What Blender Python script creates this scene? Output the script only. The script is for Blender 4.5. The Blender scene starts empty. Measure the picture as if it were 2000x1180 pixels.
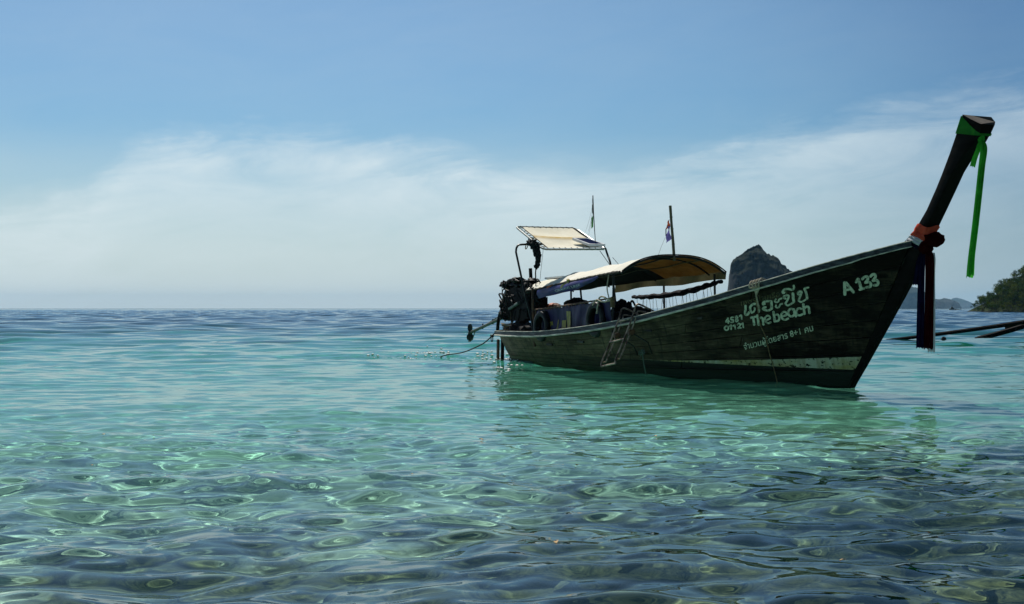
import bpy, bmesh, math, random
import numpy as np
from mathutils import Vector, Matrix, noise
R = math.radians
SC = bpy.context.scene
C = SC.collection
# ---------------------------------------------------------------- camera
CAMH, FPX = 1.15, 3000.0            # eye height above the water; focal length in photo pixels
HX, HY = 1000.0, 602.0              # where the horizon crosses the middle of the photo
cam = bpy.data.cameras.new('camera')
co = bpy.data.objects.new('camera', cam); C.objects.link(co)
co.location = (0, 0, CAMH); co.rotation_euler = (R(90), 0, 0)
cam.sensor_width = 36; cam.lens = 36 * FPX / 2000
cam.shift_y = (HY - 590) / 2000
cam.clip_start = .05; cam.clip_end = 30000
SC.camera = co
# ---------------------------------------------------------------- sky, sun, exposure
SUN_EL, SUN_AZ = R(50), R(-15)      # azimuth from +Y, clockwise positive
w = bpy.data.worlds.new('World'); SC.world = w; w.use_nodes = True
def N(nt, typ, **k):
    n = nt.nodes.new(typ)
    for a, b in k.items():
        if a == 'i':
            for kk, vv in b.items(): n.inputs[kk].default_value = vv
        else: setattr(n, a, b)
    return n
def math_(nt, op, a, b=None, c=None, clamp=False):
    n = nt.nodes.new('ShaderNodeMath'); n.operation = op; n.use_clamp = clamp
    for k, v in enumerate((a, b, c)):
        if v is None: continue
        if isinstance(v, (int, float)): n.inputs[k].default_value = v
        else: nt.links.new(v, n.inputs[k])
    return n.outputs[0]
def ramp(nt, fac, stops, interp='LINEAR'):
    n = nt.nodes.new('ShaderNodeValToRGB'); n.color_ramp.interpolation = interp
    e = n.color_ramp.elements
    while len(e) > 1: e.remove(e[-1])
    for k, (p, c) in enumerate(stops):
        x = e[0] if k == 0 else e.new(p)
        x.position = p
        x.color = (c, c, c, 1) if isinstance(c, (int, float)) else (*c, 1)
    nt.links.new(fac, n.inputs[0]); return n.outputs[0]
def mix(nt, fac, a, b, mode='MIX'):
    n = nt.nodes.new('ShaderNodeMix'); n.data_type = 'RGBA'; n.blend_type = mode
    for s, v in ((0, fac), (6, a), (7, b)):
        if isinstance(v, (int, float)): n.inputs[s].default_value = v
        elif isinstance(v, tuple): n.inputs[s].default_value = (*v, 1) if len(v) == 3 else v
        else: nt.links.new(v, n.inputs[s])
    return n.outputs[2]
# ---------------------------------------------------------------- values tuned against the photograph
SKY_TINT, SKY_STR, SUN_STR, EXPOSURE = (.39, .61, .78), .085, 5.0, 0.2
VEIL_COL, CLOUD_COL = (7.2, 7.9, 7.8), (7.9, 8.9, 9.2)
WAVE, FARWAVE, RUFFLE = 0.0152, .024, .4
ABSORB, TURB, TURBID = (.40, .046, .072), ((.008, .145, .115), (.008, .085, .115), (.008, .050, .100)), .075
SAND = (.42, .42, .32), (.56, .55, .43)
HAZE, HAZE_COL = 4.5e-5, (.32, .66, .96)
# ---------------------------------------------------------------- sky (Nishita, with a thin veil of cloud), sun, exposure
nt = w.node_tree; bg = nt.nodes['Background']
sky = N(nt, 'ShaderNodeTexSky', sky_type='NISHITA', sun_disc=False, sun_elevation=SUN_EL, sun_rotation=SUN_AZ,
        air_density=1.0, dust_density=.4, ozone_density=1.6)
tint = mix(nt, 1.0, sky.outputs[0], SKY_TINT, 'MULTIPLY')
tc = N(nt, 'ShaderNodeTexCoord'); sep = N(nt, 'ShaderNodeSeparateXYZ'); nt.links.new(tc.outputs['Generated'], sep.inputs[0])
az = math_(nt, 'ARCTAN2', sep.outputs[0], sep.outputs[1])
el = math_(nt, 'ARCSINE', sep.outputs[2])
cv = N(nt, 'ShaderNodeCombineXYZ'); nt.links.new(math_(nt, 'MULTIPLY', az, 1.0), cv.inputs[0]); nt.links.new(math_(nt, 'MULTIPLY', el, 2.6), cv.inputs[1])
n1 = N(nt, 'ShaderNodeTexNoise', i={'Scale': 7.0, 'Detail': 7.0, 'Roughness': .6, 'Distortion': .35}); nt.links.new(cv.outputs[0], n1.inputs['Vector'])
n2 = N(nt, 'ShaderNodeTexNoise', i={'Scale': 2.6, 'Detail': 6.0, 'Roughness': .55, 'Distortion': .6}); nt.links.new(cv.outputs[0], n2.inputs['Vector'])
n3 = N(nt, 'ShaderNodeTexNoise', i={'Scale': 22.0, 'Detail': 5.0, 'Roughness': .62, 'Distortion': .5}); nt.links.new(cv.outputs[0], n3.inputs['Vector'])
azn = math_(nt, 'MULTIPLY_ADD', az, 1 / (2 * math.pi), .5)                      # 0..1 all the way round
def azp(px): return .5 + math.atan((px - 1000) / FPX) / (2 * math.pi)
def elr(px, y): return math.atan((602 - y) / FPX * math.cos(math.atan((px - 1000) / FPX)))
edge = ramp(nt, azn, [(0, .10), (.3, .11), (azp(-700), .075), (azp(120), elr(120, 372)), (azp(225), elr(225, 322)), (azp(262), elr(262, 238)), (azp(560), elr(560, 230)), (azp(760), elr(760, 262)),
                      (azp(1000), elr(1000, 302)), (azp(1250), elr(1250, 298)), (azp(1480), elr(1480, 258)), (azp(1730), elr(1730, 176)), (azp(1960), elr(1960, 128)),
                      (azp(2400), .14), (.65, .12), (1, .10)])
cs = N(nt, 'ShaderNodeCombineXYZ'); tl = math_(nt, 'ADD', el, math_(nt, 'MULTIPLY', az, -.10))                 # wisps drawn out along a slight slope
nt.links.new(az, cs.inputs[0]); nt.links.new(math_(nt, 'MULTIPLY', tl, 4.2), cs.inputs[1])
n4 = N(nt, 'ShaderNodeTexNoise', i={'Scale': 9.0, 'Detail': 8.0, 'Roughness': .66, 'Distortion': .9}); nt.links.new(cs.outputs[0], n4.inputs['Vector'])
wisp = math_(nt, 'ADD', math_(nt, 'MULTIPLY', n4.outputs[0], .55), math_(nt, 'MULTIPLY', n1.outputs[0], .45))
dlt = math_(nt, 'SUBTRACT', edge, el)                                            # >0 below the upper edge of the cloud sheet
dlt = math_(nt, 'ADD', dlt, math_(nt, 'MULTIPLY', math_(nt, 'SUBTRACT', wisp, .5), .060))
dlt = math_(nt, 'ADD', dlt, math_(nt, 'MULTIPLY', math_(nt, 'SUBTRACT', n3.outputs[0], .5), .018))
band = math_(nt, 'MULTIPLY', ramp(nt, dlt, [(0, 0), (.006, .10), (.014, .38), (.026, .68), (.040, .54), (.075, .26), (.13, .12), (.2, .05)], 'EASE'),
             ramp(nt, wisp, [(.34, .22), (.48, .72), (.60, 1.15)]))
# lower sheet and the haze along the horizon
veil = math_(nt, 'ADD', ramp(nt, el, [(0, .88), (.03, .66), (.06, .48), (.085, .27), (.12, .09), (.18, .14), (.3, .20), (.6, .20), (1, .18)], 'EASE'),
             math_(nt, 'MULTIPLY', math_(nt, 'SUBTRACT', wisp, .5), ramp(nt, el, [(0, .1), (.05, .30), (.1, .25), (.2, .2), (.4, .5), (1, .5)])))
veil = math_(nt, 'MAXIMUM', veil, 0)
base = mix(nt, math_(nt, 'MINIMUM', veil, 1), tint, VEIL_COL)
# brighter towards the sun, deeper away from it
sd = Vector((math.sin(SUN_AZ) * math.cos(SUN_EL), math.cos(SUN_AZ) * math.cos(SUN_EL), math.sin(SUN_EL)))
dt = N(nt, 'ShaderNodeVectorMath', operation='DOT_PRODUCT'); nt.links.new(tc.outputs['Generated'], dt.inputs[0]); dt.inputs[1].default_value = (math.sin(SUN_AZ), math.cos(SUN_AZ), 0)
glow = ramp(nt, math_(nt, 'MULTIPLY_ADD', dt.outputs['Value'], .5, .5), [(0, (.36, .45, .54)), (.5, (.42, .52, .62)), (.88, (.48, .60, .71)), (.918, (.56, .65, .74)), (.955, (.84, .89, .92)), (.983, (.97, .98, .99)), (1, (1, 1, 1))])
base = mix(nt, 1.0, base, glow, 'MULTIPLY')
cglow = mix(nt, .62, (1, 1, 1), glow); skyc = mix(nt, math_(nt, 'MINIMUM', band, 1), base, mix(nt, 1.0, CLOUD_COL, cglow, 'MULTIPLY'))
nt.links.new(skyc, bg.inputs[0]); bg.inputs[1].default_value = SKY_STR
sl = bpy.data.lights.new('sun', 'SUN'); so = bpy.data.objects.new('sun', sl); C.objects.link(so)
sl.energy = SUN_STR; sl.angle = R(.53); sl.color = (1, .95, .87); sl.cycles.is_caustics_light = True
so.rotation_euler = sd.to_track_quat('Z', 'Y').to_euler()
vs = SC.view_settings; vs.view_transform = 'Standard'; vs.look = 'None'; vs.gamma = 1; vs.exposure = EXPOSURE; vs.use_curve_mapping = False
cy = SC.cycles; cy.use_denoising = True; cy.max_bounces = 9; cy.transparent_max_bounces = 12; cy.volume_bounces = 0
cy.caustics_refractive = True; cy.caustics_reflective = True; cy.sample_clamp_indirect = 6

# ---------------------------------------------------------------- materials
def new_mat(name):
    m = bpy.data.materials.new(name); m.use_nodes = True
    return m, m.node_tree, m.node_tree.nodes['Principled BSDF']
def pm(name, col, rough=.7, col2=None, scale=6, stretch=(1, 1, 1), bump=0, metal=0, lo=.35, hi=.65, spec=None, detail=6):
    m, nt, b = new_mat(name)
    b.inputs['Roughness'].default_value = rough; b.inputs['Metallic'].default_value = metal
    spec = .2 if spec is None and max(col) < .07 else spec
    if spec is not None: b.inputs['Specular IOR Level'].default_value = spec
    tc = N(nt, 'ShaderNodeTexCoord'); mp = N(nt, 'ShaderNodeMapping'); mp.inputs['Scale'].default_value = stretch
    nt.links.new(tc.outputs['Object'], mp.inputs[0])
    nz = N(nt, 'ShaderNodeTexNoise', i={'Scale': scale, 'Detail': detail, 'Roughness': .6}); nt.links.new(mp.outputs[0], nz.inputs['Vector'])
    col2 = col2 or tuple(c * .7 for c in col)
    nt.links.new(ramp(nt, nz.outputs[0], [(lo, col2), (hi, col)]), b.inputs['Base Color'])
    if bump:
        bp = N(nt, 'ShaderNodeBump', i={'Strength': bump, 'Distance': .02}); nt.links.new(nz.outputs[0], bp.inputs['Height']); nt.links.new(bp.outputs[0], b.inputs['Normal'])
    return m
def cloth_mat(name, col, trans, col2=None, tfac=.4, scale=9, stain=None):
    m, nt, b = new_mat(name); nt.nodes.remove(b); out = nt.nodes['Material Output']
    tc = N(nt, 'ShaderNodeTexCoord'); nz = N(nt, 'ShaderNodeTexNoise', i={'Scale': scale, 'Detail': 6, 'Roughness': .65}); nt.links.new(tc.outputs['Object'], nz.inputs['Vector'])
    fac = ramp(nt, nz.outputs[0], [(.35, 0.0), (.68, 1.0)])
    c = mix(nt, fac, col2 or tuple(x * .75 for x in col), col); t = mix(nt, fac, tuple(x * .6 for x in trans), trans)
    if stain:                                           # (position, axis, half width, colour): a dirty fold line
        sp = N(nt, 'ShaderNodeSeparateXYZ'); nt.links.new(tc.outputs['Object'], sp.inputs[0])
        d = math_(nt, 'ABSOLUTE', math_(nt, 'SUBTRACT', sp.outputs[stain[1]], stain[0]))
        sf = math_(nt, 'MULTIPLY', ramp(nt, math_(nt, 'DIVIDE', d, stain[2]), [(0, 1.0), (1, 0)]), ramp(nt, nz.outputs[0], [(.3, .4), (.6, 1)]))
        c = mix(nt, sf, c, stain[3])
    d = N(nt, 'ShaderNodeBsdfDiffuse'); tr = N(nt, 'ShaderNodeBsdfTranslucent'); ms = N(nt, 'ShaderNodeMixShader'); ms.inputs[0].default_value = tfac
    nt.links.new(c, d.inputs[0]); nt.links.new(t, tr.inputs[0]); nt.links.new(d.outputs[0], ms.inputs[1]); nt.links.new(tr.outputs[0], ms.inputs[2]); nt.links.new(ms.outputs[0], out.inputs[0])
    return m
M = {}
M['rail'] = pm('weathered_rail_paint', (.075, .092, .10), .6, (.010, .013, .015), 9, (.35, 3, 3), .15, lo=.42, hi=.75, spec=.2)
M['mould'] = pm('pale_worn_moulding', (.62, .59, .48), .6, (.20, .19, .155), 12, (.3, 2, 2), .2)
M['darkwood'] = pm('dark_tarred_wood', (.0065, .006, .005), .7, (.003, .003, .0026), 7, (.4, 2, 2), .25, spec=.04)
M['endgrain'] = pm('grey_end_grain', (.062, .057, .048), .9, (.028, .026, .022), 14, (1, 3, 1), .35)
M['board'] = pm('bare_brown_board', (.14, .075, .035), .7, (.05, .028, .014), 8, (4, 4, .5), .25)
M['inside'] = pm('boat_inside_paint', (.05, .055, .05), .7, (.02, .022, .02), 5, (.4, 2, 2), .1)
M['letter'] = pm('faded_green_white_paint', (.46, .52, .36), .6, (.14, .17, .11), 20, lo=.36, hi=.54, spec=.2)
M['letter_faint'] = pm('faint_olive_paint', (.13, .12, .035), .7, (.02, .02, .010), 30, lo=.40, hi=.58)
M['letter_yellow'] = pm('yellow_print', (.30, .25, .03), .6, (.16, .13, .02), 14)
M['letter_white'] = pm('white_print', (.55, .62, .68), .6, (.25, .3, .4), 25)
M['canvas'] = cloth_mat('cream_canvas', (.90, .88, .79), (.30, .20, .075), (.80, .77, .63), .20, 5)
M['awning'] = cloth_mat('cream_awning', (.90, .86, .71), (.5, .38, .18), (.83, .78, .61), .12, 6, (1.42, 0, .14, (.52, .34, .08)))
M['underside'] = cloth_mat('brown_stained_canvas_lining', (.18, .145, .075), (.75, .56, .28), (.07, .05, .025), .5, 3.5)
M['flap'] = cloth_mat('dull_brown_side_flap', (.055, .050, .030), (.17, .14, .07), (.025, .022, .014), .4, 4)
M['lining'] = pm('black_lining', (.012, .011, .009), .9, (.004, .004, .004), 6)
M['bluetarp'] = pm('blue_tarp', (.020, .023, .17), .5, (.010, .010, .07), 3, bump=.1, spec=.2)
M['screen'] = pm('purple_blue_banner', (.034, .028, .085), .5, (.012, .010, .042), 3, (3, 1, .6), .1, spec=.12)
M['navy'] = pm('navy_roll', (.006, .0065, .011), .9, (.003, .003, .005), 9, bump=.2)
M['pipe'] = pm('dark_painted_pipe', (.020, .022, .020), .4, (.010, .010, .010), 12)
M['galv'] = pm('galvanised_pipe', (.30, .31, .28), .4, (.16, .17, .15), 12, metal=.3)
M['rust'] = pm('rusty_steel', (.16, .075, .03), .7, (.04, .02, .012), 14, bump=.2)
M['ladder'] = pm('rust_speckled_chrome', (.38, .29, .20), .36, (.07, .036, .02), 9, metal=.5, lo=.42, hi=.56)
M['engine'] = pm('black_greasy_iron', (.008, .0075, .007), .6, (.003, .003, .003), 11, bump=.15, spec=.12)
M['enginegrey'] = pm('oily_grey_metal', (.06, .058, .05), .5, (.02, .02, .018), 10, metal=.4)
M['hose'] = pm('pale_green_hose', (.13, .17, .15), .5, (.06, .08, .07), 10)
M['shaft'] = pm('grey_green_shaft', (.11, .12, .08), .5, (.04, .045, .03), 8, (1, 4, 4), metal=.2)
M['prop'] = pm('dull_bronze', (.05, .055, .05), .5, (.025, .03, .025), 8, metal=.5)
M['rope'] = pm('worn_natural_rope', (.50, .44, .32), .85, (.26, .21, .14), 40, bump=.3)
M['rope_brown'] = pm('brown_rope', (.22, .15, .06), .85, (.08, .055, .025), 40, bump=.3)
M['rope_dark'] = pm('dark_rope', (.03, .028, .022), .85, (.012, .012, .01), 40, bump=.3)
M['string'] = pm('thin_string', (.10, .11, .11), .8, (.05, .055, .055), 20)
M['rubber'] = pm('black_rubber', (.008, .008, .0085), .5, (.004, .004, .004), 14, bump=.1, spec=.2)
M['green'] = cloth_mat('bright_green_satin', (.065, .48, .055), (.14, .80, .09), (.04, .33, .035), .45, 6)
M['greenband'] = cloth_mat('dark_green_satin', (.035, .22, .035), (.05, .35, .04), (.02, .13, .022), .3, 6)
M['red'] = cloth_mat('faded_red_satin', (.55, .085, .05), (.3, .03, .015), (.38, .05, .03), .08, 6)
M['deepred'] = cloth_mat('deep_red_satin', (.030, .003, .003), (.03, .002, .002), (.016, .0015, .0015), .15, 6)
M['white'] = cloth_mat('white_satin', (.72, .73, .74), (.5, .5, .5), (.5, .52, .55), .3, 6)
M['navyrib'] = cloth_mat('navy_satin', (.008, .008, .035), (.006, .006, .03), (.005, .005, .02), .2, 6)
M['flagblue'] = cloth_mat('flag_violet', (.16, .14, .42), (.16, .14, .42), None, .5)
M['flagred'] = cloth_mat('flag_red', (.55, .12, .06), (.5, .1, .05), None, .5)
M['bamboo'] = pm('old_bamboo', (.17, .14, .055), .6, (.07, .065, .03), 7, (2, 2, .6), .1)
M['solarframe'] = pm('solar_aluminium', (.72, .74, .74), .4, (.6, .62, .62), 5)
M['solarcell'] = pm('solar_cells', (.020, .030, .085), .6, (.014, .021, .060), 5, spec=0.0)
M['black'] = pm('black_cloth', (.010, .010, .010), .9, (.005, .005, .005), 9, bump=.2)
M['orange'] = pm('orange_cloth', (.45, .10, .02), .7, (.3, .06, .015), 9)
M['brown'] = pm('brown_cloth', (.20, .085, .035), .8, (.1, .04, .02), 9)
M['yellow'] = pm('yellow_cloth', (.42, .33, .06), .7, (.25, .2, .05), 9)
M['weed'] = pm('frayed_green_cloth', (.10, .15, .12), .9, (.05, .08, .06), 30)
M['guard'] = pm('dark_blue_guard', (.016, .018, .045), .5, (.010, .012, .025), 6, bump=.1)
M['leaf'] = pm('dry_yellow_leaf', (.55, .36, .10), .7, (.35, .18, .05), 60)
M['foam'] = pm('white_glint', (.75, .75, .70), .8, (.5, .5, .48), 10)  # white for the added flecks that imitate sun glints on the water
# hull paint: tarred green-black, weathered grey-green patches aft, drips, the chipped cream boot stripe forward
def hull_paint():
    m, nt, b = new_mat('hull_paint'); b.inputs['Roughness'].default_value = .62; b.inputs['Specular IOR Level'].default_value = .03
    tc = N(nt, 'ShaderNodeTexCoord'); sp = N(nt, 'ShaderNodeSeparateXYZ'); nt.links.new(tc.outputs['Object'], sp.inputs[0])
    def nz(scale, st, d=6):
        mp = N(nt, 'ShaderNodeMapping'); mp.inputs['Scale'].default_value = st; nt.links.new(tc.outputs['Object'], mp.inputs[0])
        n = N(nt, 'ShaderNodeTexNoise', i={'Scale': scale, 'Detail': d, 'Roughness': .65}); nt.links.new(mp.outputs[0], n.inputs['Vector']); return n.outputs[0]
    grain = nz(9, (.25, 1, 4)); big = nz(1.1, (.8, 1, 2.2)); drip = nz(5, (2.2, 1, .22)); fine = nz(34, (.5, 1, 1.6)); chip = nz(11, (1, 1, 1.6), 8)
    u, z = sp.outputs[0], sp.outputs[2]
    wear = math_(nt, 'ADD', ramp(nt, math_(nt, 'MULTIPLY', u, 1 / 13), [(0, .66), (.3, .58), (.55, .44), (.68, .18), (.8, .04), (1, -.04)]),
                 math_(nt, 'MULTIPLY', math_(nt, 'SUBTRACT', big, .5), 1.3))
    wear = math_(nt, 'ADD', wear, math_(nt, 'MULTIPLY', math_(nt, 'SUBTRACT', drip, .5), .4))
    wear = math_(nt, 'ADD', wear, math_(nt, 'MULTIPLY', math_(nt, 'SUBTRACT', grain, .5), .7), clamp=True)
    scuff = nz(14, (.12, 1, 2.4), 8); patch = nz(2.6, (.55, 1, 1.5), 7)
    aged = mix(nt, ramp(nt, patch, [(.38, 0.0), (.62, 1.0)]), (.070, .062, .034), (.190, .155, .088))
    col = mix(nt, wear, (.0052, .0046, .0032), aged)
    col = mix(nt, math_(nt, 'MULTIPLY', ramp(nt, scuff, [(.58, 0.0), (.70, .7)]), ramp(nt, math_(nt, 'MULTIPLY', u, 1 / 13), [(.2, 1.0), (.62, .6), (.75, .12), (1, .04)])), col, (.23, .19, .12))
    col = mix(nt, ramp(nt, drip, [(.56, 0.0), (.68, .75)]), col, (.008, .009, .007))
    col = mix(nt, ramp(nt, fine, [(.55, 0.0), (.75, .35)]), col, (.02, .025, .018))
    hi = math_(nt, 'ADD', math_(nt, 'MULTIPLY', math_(nt, 'POWER', math_(nt, 'MAXIMUM', math_(nt, 'SUBTRACT', u, 6.2), 0), 1.6), .0128), .262)
    wob = math_(nt, 'MULTIPLY', math_(nt, 'SUBTRACT', chip, .5), .02)
    zz = math_(nt, 'ADD', z, wob)
    bot = math_(nt, 'MULTIPLY', math_(nt, 'LESS_THAN', zz, .262), ramp(nt, math_(nt, 'MULTIPLY', u, 1 / 13), [(.1, .35), (.45, .8), (.55, 1)]))
    col = mix(nt, bot, col, mix(nt, grain, (.010, .013, .010), (.016, .026, .018)))
    st = math_(nt, 'MULTIPLY', math_(nt, 'MULTIPLY', math_(nt, 'GREATER_THAN', zz, .262), math_(nt, 'LESS_THAN', zz, hi)), math_(nt, 'GREATER_THAN', u, 6.3))
    st = math_(nt, 'MULTIPLY', st, math_(nt, 'LESS_THAN', chip, .58))
    sc = mix(nt, ramp(nt, big, [(.4, 0.0), (.62, 1.0)]), (.35, .38, .28), (.26, .23, .07))
    sc = mix(nt, ramp(nt, drip, [(.45, 0.0), (.7, .8)]), sc, (.16, .14, .06))
    col = mix(nt, st, col, sc)
    nt.links.new(col, b.inputs['Base Color'])
    bp = N(nt, 'ShaderNodeBump', i={'Strength': .5, 'Distance': .012}); nt.links.new(math_(nt, 'ADD', grain, math_(nt, 'MULTIPLY', fine, .5)), bp.inputs['Height']); nt.links.new(bp.outputs[0], b.inputs['Normal'])
    return m
M['hull'] = hull_paint()

# ---------------------------------------------------------------- mesh helpers
random.seed(4)
BO = Vector((.413, 32.68, 0)); BH = Vector((.3981, -.91734, 0)); BP = Vector((.91734, .3981, 0))
BROT = math.atan2(BH.y, BH.x)
def Wp(q): return BO + BH * q[0] + BP * q[1] + Vector((0, 0, q[2]))
def tag(o, label=None, cat=None, group=None, kind=None):
    for k, v in (('label', label), ('category', cat), ('group', group), ('kind', kind)):
        if v: o[k] = v
    return o
def thing(name, label, cat, base=(0, 0, 0), group=None, world=False):
    o = bpy.data.objects.new(name, None); C.objects.link(o); o.empty_display_size = .2
    o.location = base if world else Wp(base)
    if not world: o.rotation_euler = (0, 0, BROT)
    o['base'] = (0., 0., 0.) if world else tuple(float(x) for x in base)
    return tag(o, label, cat, group)
class MB:
    def __init__(s): s.v, s.f = [], []
    def add(s, v, f):
        n = len(s.v); s.v += [tuple(map(float, p)) for p in v]; s.f += [tuple(i + n for i in q) for q in f]; return s
    def tube(s, path, r, seg=8, cap=True):
        P = [Vector(p) for p in path]; n = len(P); rs = r if isinstance(r, (list, tuple)) else [r] * n
        t0 = (P[1] - P[0]).normalized(); a = Vector((0, 0, 1)) if abs(t0.z) < .9 else Vector((1, 0, 0)); nx = t0.cross(a).normalized()
        V, F = [], []
        for i in range(n):
            t = ((P[min(i + 1, n - 1)] - P[max(i - 1, 0)])).normalized()
            nx = (nx - t * nx.dot(t)).normalized(); ny = t.cross(nx)
            for k in range(seg):
                q = 2 * math.pi * k / seg; V.append(P[i] + (nx * math.cos(q) + ny * math.sin(q)) * rs[i])
        for i in range(n - 1):
            for k in range(seg):
                k2 = (k + 1) % seg; F.append((i * seg + k, i * seg + k2, (i + 1) * seg + k2, (i + 1) * seg + k))
        if cap: F += [tuple(range(seg))[::-1], tuple((n - 1) * seg + k for k in range(seg))]
        return s.add(V, F)
    def box(s, lo, hi, bev=0, rot=None, org=None):
        bm = bmesh.new(); bmesh.ops.create_cube(bm, size=1)
        c = [(lo[i] + hi[i]) / 2 for i in range(3)]; d = [hi[i] - lo[i] for i in range(3)]
        for v in bm.verts: v.co = Vector((v.co.x * d[0], v.co.y * d[1], v.co.z * d[2]))
        if bev: bmesh.ops.bevel(bm, geom=list(bm.edges), offset=bev, segments=2, affect='EDGES')
        return s.bm(bm, Matrix.Translation(Vector(c)) @ (rot.to_4x4() if rot else Matrix()))
    def bm(s, bm, mat=None):
        bm.verts.index_update(); V = [(mat @ v.co if mat else v.co) for v in bm.verts]; F = [tuple(v.index for v in f.verts) for f in bm.faces]; bm.free(); return s.add(V, F)
    def lathe(s, prof, mat, seg=20):           # prof: (radius, height) about local z
        V, F = [], []; n = len(prof)
        for r, h in prof:
            for k in range(seg): q = 2 * math.pi * k / seg; V.append(mat @ Vector((r * math.cos(q), r * math.sin(q), h)))
        for i in range(n - 1):
            for k in range(seg): k2 = (k + 1) % seg; F.append((i * seg + k, i * seg + k2, (i + 1) * seg + k2, (i + 1) * seg + k))
        F += [tuple(range(seg))[::-1], tuple((n - 1) * seg + k for k in range(seg))]
        return s.add(V, F)
    def grid(s, G, close=False):               # G: list of rows of points
        n, m = len(G), len(G[0]); V = [p for r in G for p in r]; F = []
        for i in range(n - 1):
            for j in range(m - (0 if close else 1)):
                j2 = (j + 1) % m; F.append((i * m + j, i * m + j2, (i + 1) * m + j2, (i + 1) * m + j))
        return s.add(V, F)
    def lump(s, c, r, amp=.25, sub=3, seed=0, freq=2.2):
        bm = bmesh.new(); bmesh.ops.create_icosphere(bm, subdivisions=sub, radius=1)
        for v in bm.verts:
            d = v.co.normalized(); k = 1 + amp * noise.fractal(d * freq + Vector((seed * 7.3, seed * 1.7, 0)), 1, 2, 4)
            v.co = Vector((d.x * r[0], d.y * r[1], d.z * r[2])) * k
        return s.bm(bm, Matrix.Translation(Vector(c)))
    def mesh(s, name, mat, off=(0, 0, 0), smooth=40):
        me = bpy.data.meshes.new(name); me.from_pydata([(x - off[0], y - off[1], z - off[2]) for x, y, z in s.v], [], s.f); me.update()
        if mat: me.materials.append(mat)
        if smooth:
            me.polygons.foreach_set('use_smooth', [True] * len(me.polygons)); me.set_sharp_from_angle(angle=R(smooth))
        return me
    def build(s, name, mat, parent=None, label=None, smooth=40):
        off = (0, 0, 0); q = parent
        while q is not None:
            if 'base' in q: off = tuple(q['base']); break
            q = q.parent
        o = bpy.data.objects.new(name, s.mesh(name, M[mat] if isinstance(mat, str) else mat, off, smooth)); C.objects.link(o); o.parent = parent
        return tag(o, label)
def arc(pts, n=8):                              # smooth curve through points
    P = [Vector(p) for p in pts]; P = [P[0] * 2 - P[1]] + P + [P[-1] * 2 - P[-2]]; out = []
    for i in range(1, len(P) - 2):
        for k in range(n):
            t = k / n; a, b, c, d = P[i - 1:i + 3]
            out.append(.5 * ((2 * b) + (c - a) * t + (2 * a - 5 * b + 4 * c - d) * t * t + (3 * b - a - 3 * c + d) * t**3))
    return out + [P[-2]]
def sag(a, b, d, n=10):
    a, b = Vector(a), Vector(b); return [a.lerp(b, t / n) - Vector((0, 0, d * 4 * (t / n) * (1 - t / n))) for t in range(n + 1)]
def grid_mesh(name, X, Y, Z):
    n, m = X.shape; co = np.stack([X, Y, Z], -1).reshape(-1, 3).astype(np.float32)
    i = np.arange(n * m).reshape(n, m); f = np.stack([i[:-1, :-1], i[:-1, 1:], i[1:, 1:], i[1:, :-1]], -1).reshape(-1, 4)
    me = bpy.data.meshes.new(name); me.vertices.add(len(co)); me.vertices.foreach_set('co', co.ravel())
    me.loops.add(f.size); me.loops.foreach_set('vertex_index', f.ravel().astype(np.int32))
    me.polygons.add(len(f)); me.polygons.foreach_set('loop_start', np.arange(0, f.size, 4, dtype=np.int32))
    me.update(calc_edges=True); me.validate(); me.polygons.foreach_set('use_smooth', np.ones(len(f), bool)); me.update()
    return me
def bumps(x, y, seed, octs=5, f0=1.0):           # cheap value noise on arrays
    g = np.random.default_rng(seed); out = np.zeros(np.broadcast(x, y).shape); amp = 1.0
    for o in range(octs):
        T = g.random((64, 64)); f = f0 * 2**o; X = np.asarray(x * f); Y = np.asarray(y * f)
        i, j = np.floor(X).astype(int), np.floor(Y).astype(int); s, t = X - i, Y - j; s = s * s * (3 - 2 * s); t = t * t * (3 - 2 * t)
        A = lambda a, b: T[(i + a) % 64, (j + b) % 64]
        out = out + amp * ((A(0, 0) * (1 - s) + A(1, 0) * s) * (1 - t) + (A(0, 1) * (1 - s) + A(1, 1) * s) * t - .5); amp *= .5
    return out
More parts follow.
